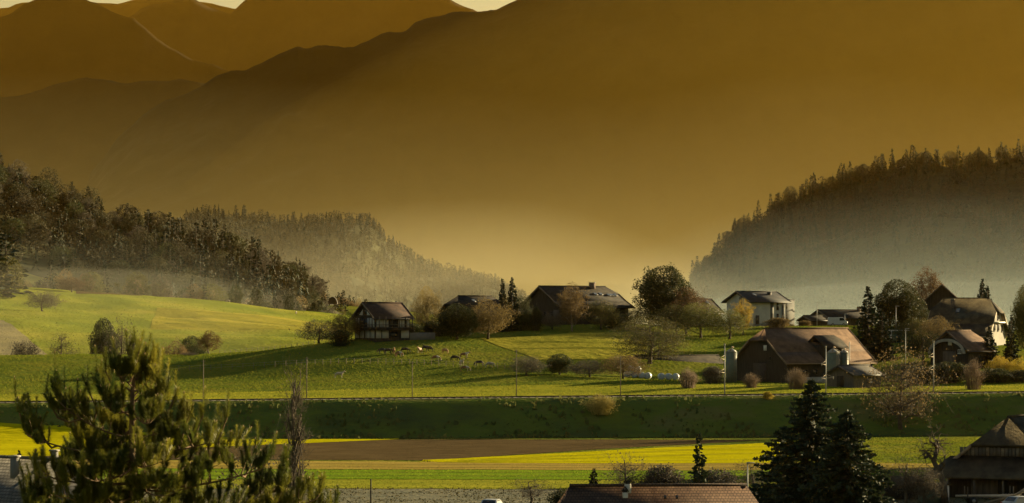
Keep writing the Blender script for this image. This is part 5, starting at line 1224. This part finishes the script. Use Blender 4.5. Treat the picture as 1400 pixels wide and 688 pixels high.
# ------------------------------------------------------------------ the near pine
M['pine_needle'] = mat('pine_needles', (.06, .085, .014), (.25, .23, .03), 1.3, .55, trans=.45, spec=.3)
M['pine_bark'] = mat('pine_bark', (.09, .055, .03), (.19, .115, .06), 6, .9, .01, 20)
M['pine_bud'] = mat('pine_bud', (.2, .13, .06), (.32, .2, .1), 6, .8)
def pine():
    rg = g_(77); D = 30.0; bx, by = wx(181, D), D; bz = h1(bx, by)
    o = empty('pine_tree', (bx, by, bz), 0, 'big near pine with upright candle like shoots before the fields', 'pine tree')
    def q(px, py, dy=0.0): return np.array([wx(px, D + dy) - bx, dy, wz(py, D + dy) - bz])
    wood = MB(); twig = MB(); P0 = []; DR = []; LN = []
    trunk = np.array([(0, 0, -.3), (.05, .05, (q(181, 700)[2]) * .5), q(179, 760), q(181, 690), q(182, 640), q(180, 590), q(181, 540), q(184, 505), q(183, 470)])
    wood.tube(trunk, [.2, .13, .048, .04, .034, .028, .022, .016, .011], 10)
    wood.build('trunk', M['pine_bark'], o)
    def shoot(p, d, l): P0.append(p); DR.append(d / np.linalg.norm(d)); LN.append(l)
    def branchlet(a, e, r, n, up=1.0, sl=(.1, .2)):
        m = (a + e) / 2 + np.array([0, 0, -.06]) * np.linalg.norm(e - a) + rg.normal(0, .02, 3)
        t = np.linspace(0, 1, 6)[:, None]; c = a * (1 - t) ** 2 + 2 * m * t * (1 - t) + e * t ** 2
        twig.tube(c, np.linspace(r, r * .35, 6), 5, False)
        for i in range(n):
            u = rg.uniform(.25, 1) if i else 1.0
            p = a * (1 - u) ** 2 + 2 * m * u * (1 - u) + e * u ** 2
            d = (e - a) / (np.linalg.norm(e - a) + 1e-6) * rg.uniform(.1, .5) + np.array([rg.normal(0, .22), rg.normal(0, .22), up * rg.uniform(.9, 1.5)])
            l = rg.uniform(*sl); shoot(p, d, l)
        return c
    # limbs: start on the trunk, end under a group of candles (pixel column, row, depth)
    limbs = [((180, 620), (45, 560), -.5, 5), ((180, 640), (95, 545), .3, 6), ((181, 600), (90, 520), -.2, 5), ((181, 570), (138, 500), .3, 5), ((182, 545), (205, 480), .1, 5), ((182, 530), (165, 478), -.2, 5), ((183, 520), (188, 470), .1, 4),
             ((181, 575), (225, 505), -.3, 5), ((181, 600), (245, 545), .2, 6), ((181, 610), (275, 570), -.3, 6), ((180, 650), (300, 590), .3, 7), ((180, 665), (352, 605), -.4, 6), ((181, 560), (148, 520), -.5, 5), ((181, 590), (235, 590), .6, 5), ((181, 585), (120, 590), .6, 6),
             ((180, 670), (60, 640), .4, 6), ((180, 690), (70, 690), -.5, 6), ((180, 680), (120, 660), -.7, 6), ((180, 640), (130, 620), -.8, 6), ((180, 650), (215, 640), -.8, 6), ((180, 690), (250, 660), .5, 6), ((180, 700), (300, 650), -.3, 7), ((180, 710), (230, 700), -.8, 6), ((180, 720), (140, 700), .7, 6), ((180, 700), (190, 660), .9, 5),
             ((180, 760), (380, 668), .2, 8), ((180, 740), (425, 648), -.3, 9), ((180, 730), (385, 628), .2, 9), ((180, 750), (448, 668), .1, 7), ((180, 745), (405, 660), .3, 8), ((180, 790), (350, 700), .3, 8), ((180, 770), (300, 695), -.5, 7), ((180, 800), (440, 700), .1, 6), ((180, 740), (90, 720), .2, 6), ((181, 630), (160, 600), .8, 5), ((181, 560), (205, 540), -.7, 5), ((181, 620), (200, 600), -.9, 5)]
    ends = []
    for _ in range(34):
        ex, ey = rg.uniform(35, 315), rg.uniform(545, 700)
        if ey < 560 + abs(ex - 180) * .28: continue
        limbs.append(((180, ey + abs(ex - 180) * .3 + 12), (ex, ey), rg.uniform(-1, 1), 5))
    for (s, e, dy, n) in limbs:
        a = q(*s); b = q(e[0], e[1] + 38, dy)
        a[0] = np.interp(a[2], trunk[:, 2], trunk[:, 0]); a[1] = 0
        ln = np.linalg.norm(b - a)
        m = (a + b) / 2 + np.array([0, 0, -.10 * ln]) + rg.normal(0, .03, 3)
        t = np.linspace(0, 1, 9)[:, None]; c = a * (1 - t) ** 2 + 2 * m * t * (1 - t) + b * t ** 2
        r = .007 + .009 * ln
        twig.tube(c, np.linspace(r, r * .4, 9), 6, False); ends.append(c[4:])
        for i in range(n + 3 + int(ln * 4)):
            u = rg.uniform(.3, 1.0) if i > 1 else 1.0
            p = a * (1 - u) ** 2 + 2 * m * u * (1 - u) + b * u ** 2
            dirv = (b - a) / ln * .5 + rg.normal(0, .5, 3) + np.array([0, 0, .75])
            l = rg.uniform(.08, .24) * (1.15 if ln > .8 else .9)
            branchlet(p, p + dirv / np.linalg.norm(dirv) * l, r * .45, 4, 1.0, (.09, .17) if i > 2 else (.15, .24))
    for px, py, dy in [(172, 452, .1), (183, 448, 0), (206, 456, .1), (154, 462, -.1), (130, 474, .1), (223, 478, -.1), (20, 517, -.4), (75, 482, -.1), (88, 500, .1), (280, 530, 0), (312, 535, .1), (352, 576, -.2), (298, 552, .1), (262, 538, 0), (50, 542, -.4), (38, 536, -.3), (66, 512, 0), (106, 520, .1), (196, 452, -.1),
                       (232, 490, .1), (240, 508, .1), (145, 476, 0), (215, 470, .2), (120, 500, .2), (440, 650, 0), (425, 662, .1), (392, 632, .1), (368, 640, 0), (452, 672, -.1)]:
        e = q(px, py, dy); l = rg.uniform(.2, .3)
        a = e + np.array([rg.normal(0, .02), rg.normal(0, .02), -l]); shoot(a, e - a, l)
        k = e + np.array([(0 if px == 183 else np.sign(181 - px) * .10), 0, -l - .22]); 
        E = np.concatenate(ends); j = E[np.argmin(np.linalg.norm((E - k) * np.array([1, 1, .7]) + np.where(E[:, 2:3] > k[2], 5, 0), axis=1))]
        twig.tube([a, (a + k) / 2, k, (k + j) / 2 + np.array([0, 0, -.04]), j], [.007, .009, .011, .012, .013], 5, False)
        for _ in range(int(np.linalg.norm(k - j) / .07)):
            p = k + (j - k) * rg.uniform(0, 1); shoot(p, np.array([rg.normal(0, .35), rg.normal(0, .35), 1.0]), rg.uniform(.1, .2))
        for _ in range(3):
            p = a + (k - a) * rg.uniform(0, .8); dv = np.array([rg.normal(0, .4), rg.normal(0, .4), 1.0]); shoot(p, dv, rg.uniform(.12, .22))
    twig.build('branches', M['pine_bark'], o)
    P0 = np.array(P0); DR = np.array(DR); LN = np.array(LN)
    N = 230; n = len(P0)
    u = rg.uniform(.0, 1, (n, N)); ph = rg.uniform(0, 6.283, (n, N))
    up = np.where(np.abs(DR[:, 2:3]) > .9, np.array([[1., 0, 0]]), np.array([[0, 0, 1.]]))
    A = np.cross(DR, up); A /= np.linalg.norm(A, axis=1)[:, None]; B = np.cross(DR, A)
    rad = A[:, None] * np.cos(ph)[..., None] + B[:, None] * np.sin(ph)[..., None]
    base = P0[:, None] + DR[:, None] * (u * LN[:, None])[..., None]
    nl = rg.uniform(.038, .07, (n, N))[..., None] * (1 - .35 * u[..., None])
    tip = base + (rad * 1.05 + DR[:, None] * (.55 + .35 * u[..., None])) * nl
    wd = np.cross(rad, DR[:, None]) * .0024
    V = np.stack([base - wd, base + wd, tip], 2).reshape(-1, 3)
    fo = MB(); fo.add(V, np.arange(len(V)).reshape(-1, 3)); fo.build('needles', M['pine_needle'], o)
    bud = MB()
    for p, d, l in zip(P0, DR, LN):
        if rg.uniform() < .4: bud.tube([p + d * l * .96, p + d * (l + .025)], [.006, .003], 4)
    tag(bud.build('buds', M['pine_bud'], o), kind='stuff')
    print('shoots', n)
pine()

# ------------------------------------------------------------------ grass and crops: blades nobody could count
def tufts(name, pts, size, m, seed, tall=.7):
    rg = g_(seed); n = len(pts); th = rg.uniform(0, 6.283, n); s = size * rg.uniform(.5, 1.5, n)
    C = np.array([pts[:, 0], pts[:, 1], H(pts[:, 0], pts[:, 1])]).T
    d = np.stack([np.cos(th), np.sin(th), 0 * th], -1) * s[:, None] * .5
    up = np.stack([rg.normal(0, .2, n) * s, rg.normal(0, .2, n) * s, s * tall * rg.uniform(.6, 1.2, n)], -1)
    V = np.stack([C - d, C + d, C + d * .3 + up, C - d * .5 + up * .85], 1)
    mb = MB(); mb.add(V.reshape(-1, 3), np.arange(n * 4).reshape(-1, 4)); tag(mb.build(name, m), kind='stuff')
def area(n, a, b, c0, c1, seed, clump=.35, sc=6.0, px0=-20, px1=1420):
    """random points between the distances a..b inside the strip of land in view, thinned in patches"""
    rg = g_(seed); y = rg.uniform(a, b, n); px = rg.uniform(px0, px1, n); x = wx(px, y)
    k = fbm(x / sc, y / sc, seed, 3) > -clump
    return np.stack([x[k], y[k]], -1)
def tm(name, src, tr=.35):
    g = M[src]; return g
M['blade'] = mat('grass_blades', (.085, .112, .016), (.18, .17, .026), .08, .8, 0, None, (.14, .16, .017), 'World', 8, trans=.3, spec=0)
M['blade_bright'] = mat('sunlit_grass_blades', (.2, .21, .022), (.34, .3, .03), .2, .8, 0, None, None, 'World', 8, trans=.3, spec=0)  # lit copy of the grass blades for the sunlit band by the rails
M['blade_meadow'] = mat('meadow_blades', (.14, .165, .022), (.26, .235, .035), .04, .8, 0, None, (.18, .195, .025), 'World', 8, trans=.3, spec=0)  # blades share the meadow's colour, raised to look sunlit
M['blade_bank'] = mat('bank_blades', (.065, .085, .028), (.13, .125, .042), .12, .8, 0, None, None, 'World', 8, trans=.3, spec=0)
M['blade_mustard'] = mat('mustard_blades', (.32, .29, .005), (.48, .42, .008), .3, .8, 0, None, None, 'World', 8, trans=.35, spec=0)
M['blade_crop'] = mat('crop_blades', (.11, .19, .012), (.2, .25, .018), .3, .8, 0, None, None, 'World', 8, trans=.35, spec=0)
M['blade_stubble'] = mat('stubble_stalks', (.24, .18, .035), (.40, .30, .07), .4, .8, 0, None, None, 'World', 8, trans=.2, spec=0)
M['clod'] = mat('soil_clods', (.06, .042, .02), (.115, .08, .04), .6, .95, 0, None, None, 'World', 8, spec=0)
tufts('grass', area(130000, 500, 690, 0, 0, 1, .3), .17, M['blade'], 1)
tufts('grass', area(70000, 800, 1190, 0, 0, 2, .2, 9, -20, 560), .26, M['blade_meadow'], 2, .5)
p = area(50000, 480, 560, 0, 0, 33, .45); p = p[(p[:, 1] > em_y(p[:, 0]) + 3.5) & (p[:, 1] < em_y(p[:, 0]) + 33)]; tufts('grass', p, .17, M['blade_bright'], 33)
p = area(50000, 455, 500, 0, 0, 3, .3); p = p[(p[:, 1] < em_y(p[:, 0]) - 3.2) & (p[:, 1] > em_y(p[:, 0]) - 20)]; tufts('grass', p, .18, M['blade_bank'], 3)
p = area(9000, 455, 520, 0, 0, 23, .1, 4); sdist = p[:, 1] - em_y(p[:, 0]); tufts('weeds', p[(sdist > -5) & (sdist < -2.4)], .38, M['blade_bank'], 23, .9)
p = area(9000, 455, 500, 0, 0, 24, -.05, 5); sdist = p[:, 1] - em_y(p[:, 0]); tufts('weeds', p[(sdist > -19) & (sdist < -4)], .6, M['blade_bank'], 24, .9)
def inband(p, lo, hi):                       # rows of the photograph -> distances on the level valley floor
    d = p[:, 1]; px = 700 + p[:, 0] / (K * d); row = HOR + VF / (K * d)
    return p[(row > lo(px)) & (row < hi(px))]
f_ = lambda xs, ys: (lambda px: np.interp(px, xs, ys))
p = area(60000, 370, 460, 0, 0, 4, .4)
tufts('mustard_crop', inband(p, f_([560, 577, 1080, 1081], [636, 629, 604.8, 640]), f_([560, 1420], [632, 634])), .15, M['blade_mustard'], 4)
tufts('mustard_crop', inband(area(40000, 395, 478, 0, 0, 5, .4), f_([0, 1420], [599.8, 599.8]), f_([-60, 545, 560], [630, 600.6, 590])), .15, M['blade_mustard'], 5)
tufts('stubble', inband(area(40000, 360, 405, 0, 0, 6, .3), f_([0, 1420], [629, 634.3]), f_([0, 1420], [641, 645])), .13, M['blade_stubble'], 6)
tufts('green_crop', inband(area(40000, 340, 385, 0, 0, 7, .4), f_([0, 1420], [641.5, 645.5]), f_([0, 1420], [656, 657])), .15, M['blade_crop'], 7)
tufts('grass', inband(area(30000, 325, 355, 0, 0, 8, .4), f_([0, 1420], [656.5, 657.5]), f_([0, 1420], [668, 668])), .14, M['blade'], 8)
tufts('soil_clods', inband(area(50000, 395, 476, 0, 0, 9, .4), f_([-60, 545, 546], [631, 600.6, 600.5]), f_([-60, 578, 1040, 1041], [629, 628.8, 601.8, 590]))[:-1], .13, M['clod'], 9, .4)
M['blade_rough'] = mat('dry_stalks', (.04, .038, .018), (.085, .072, .034), .3, .85, 0, None, None, 'World', 8, trans=.2, spec=0)
tufts('grass', inband(area(40000, 380, 476, 0, 0, 12, .4, 6, 1060, 1420), f_([0, 1080, 1081], [700, 700, 599]), f_([0, 1420], [634, 634])), .15, M['blade'], 12)
tufts('rough_grass', area(40000, 255, 333, 0, 0, 10, .15, 3), .18, M['blade_rough'], 10, .7)
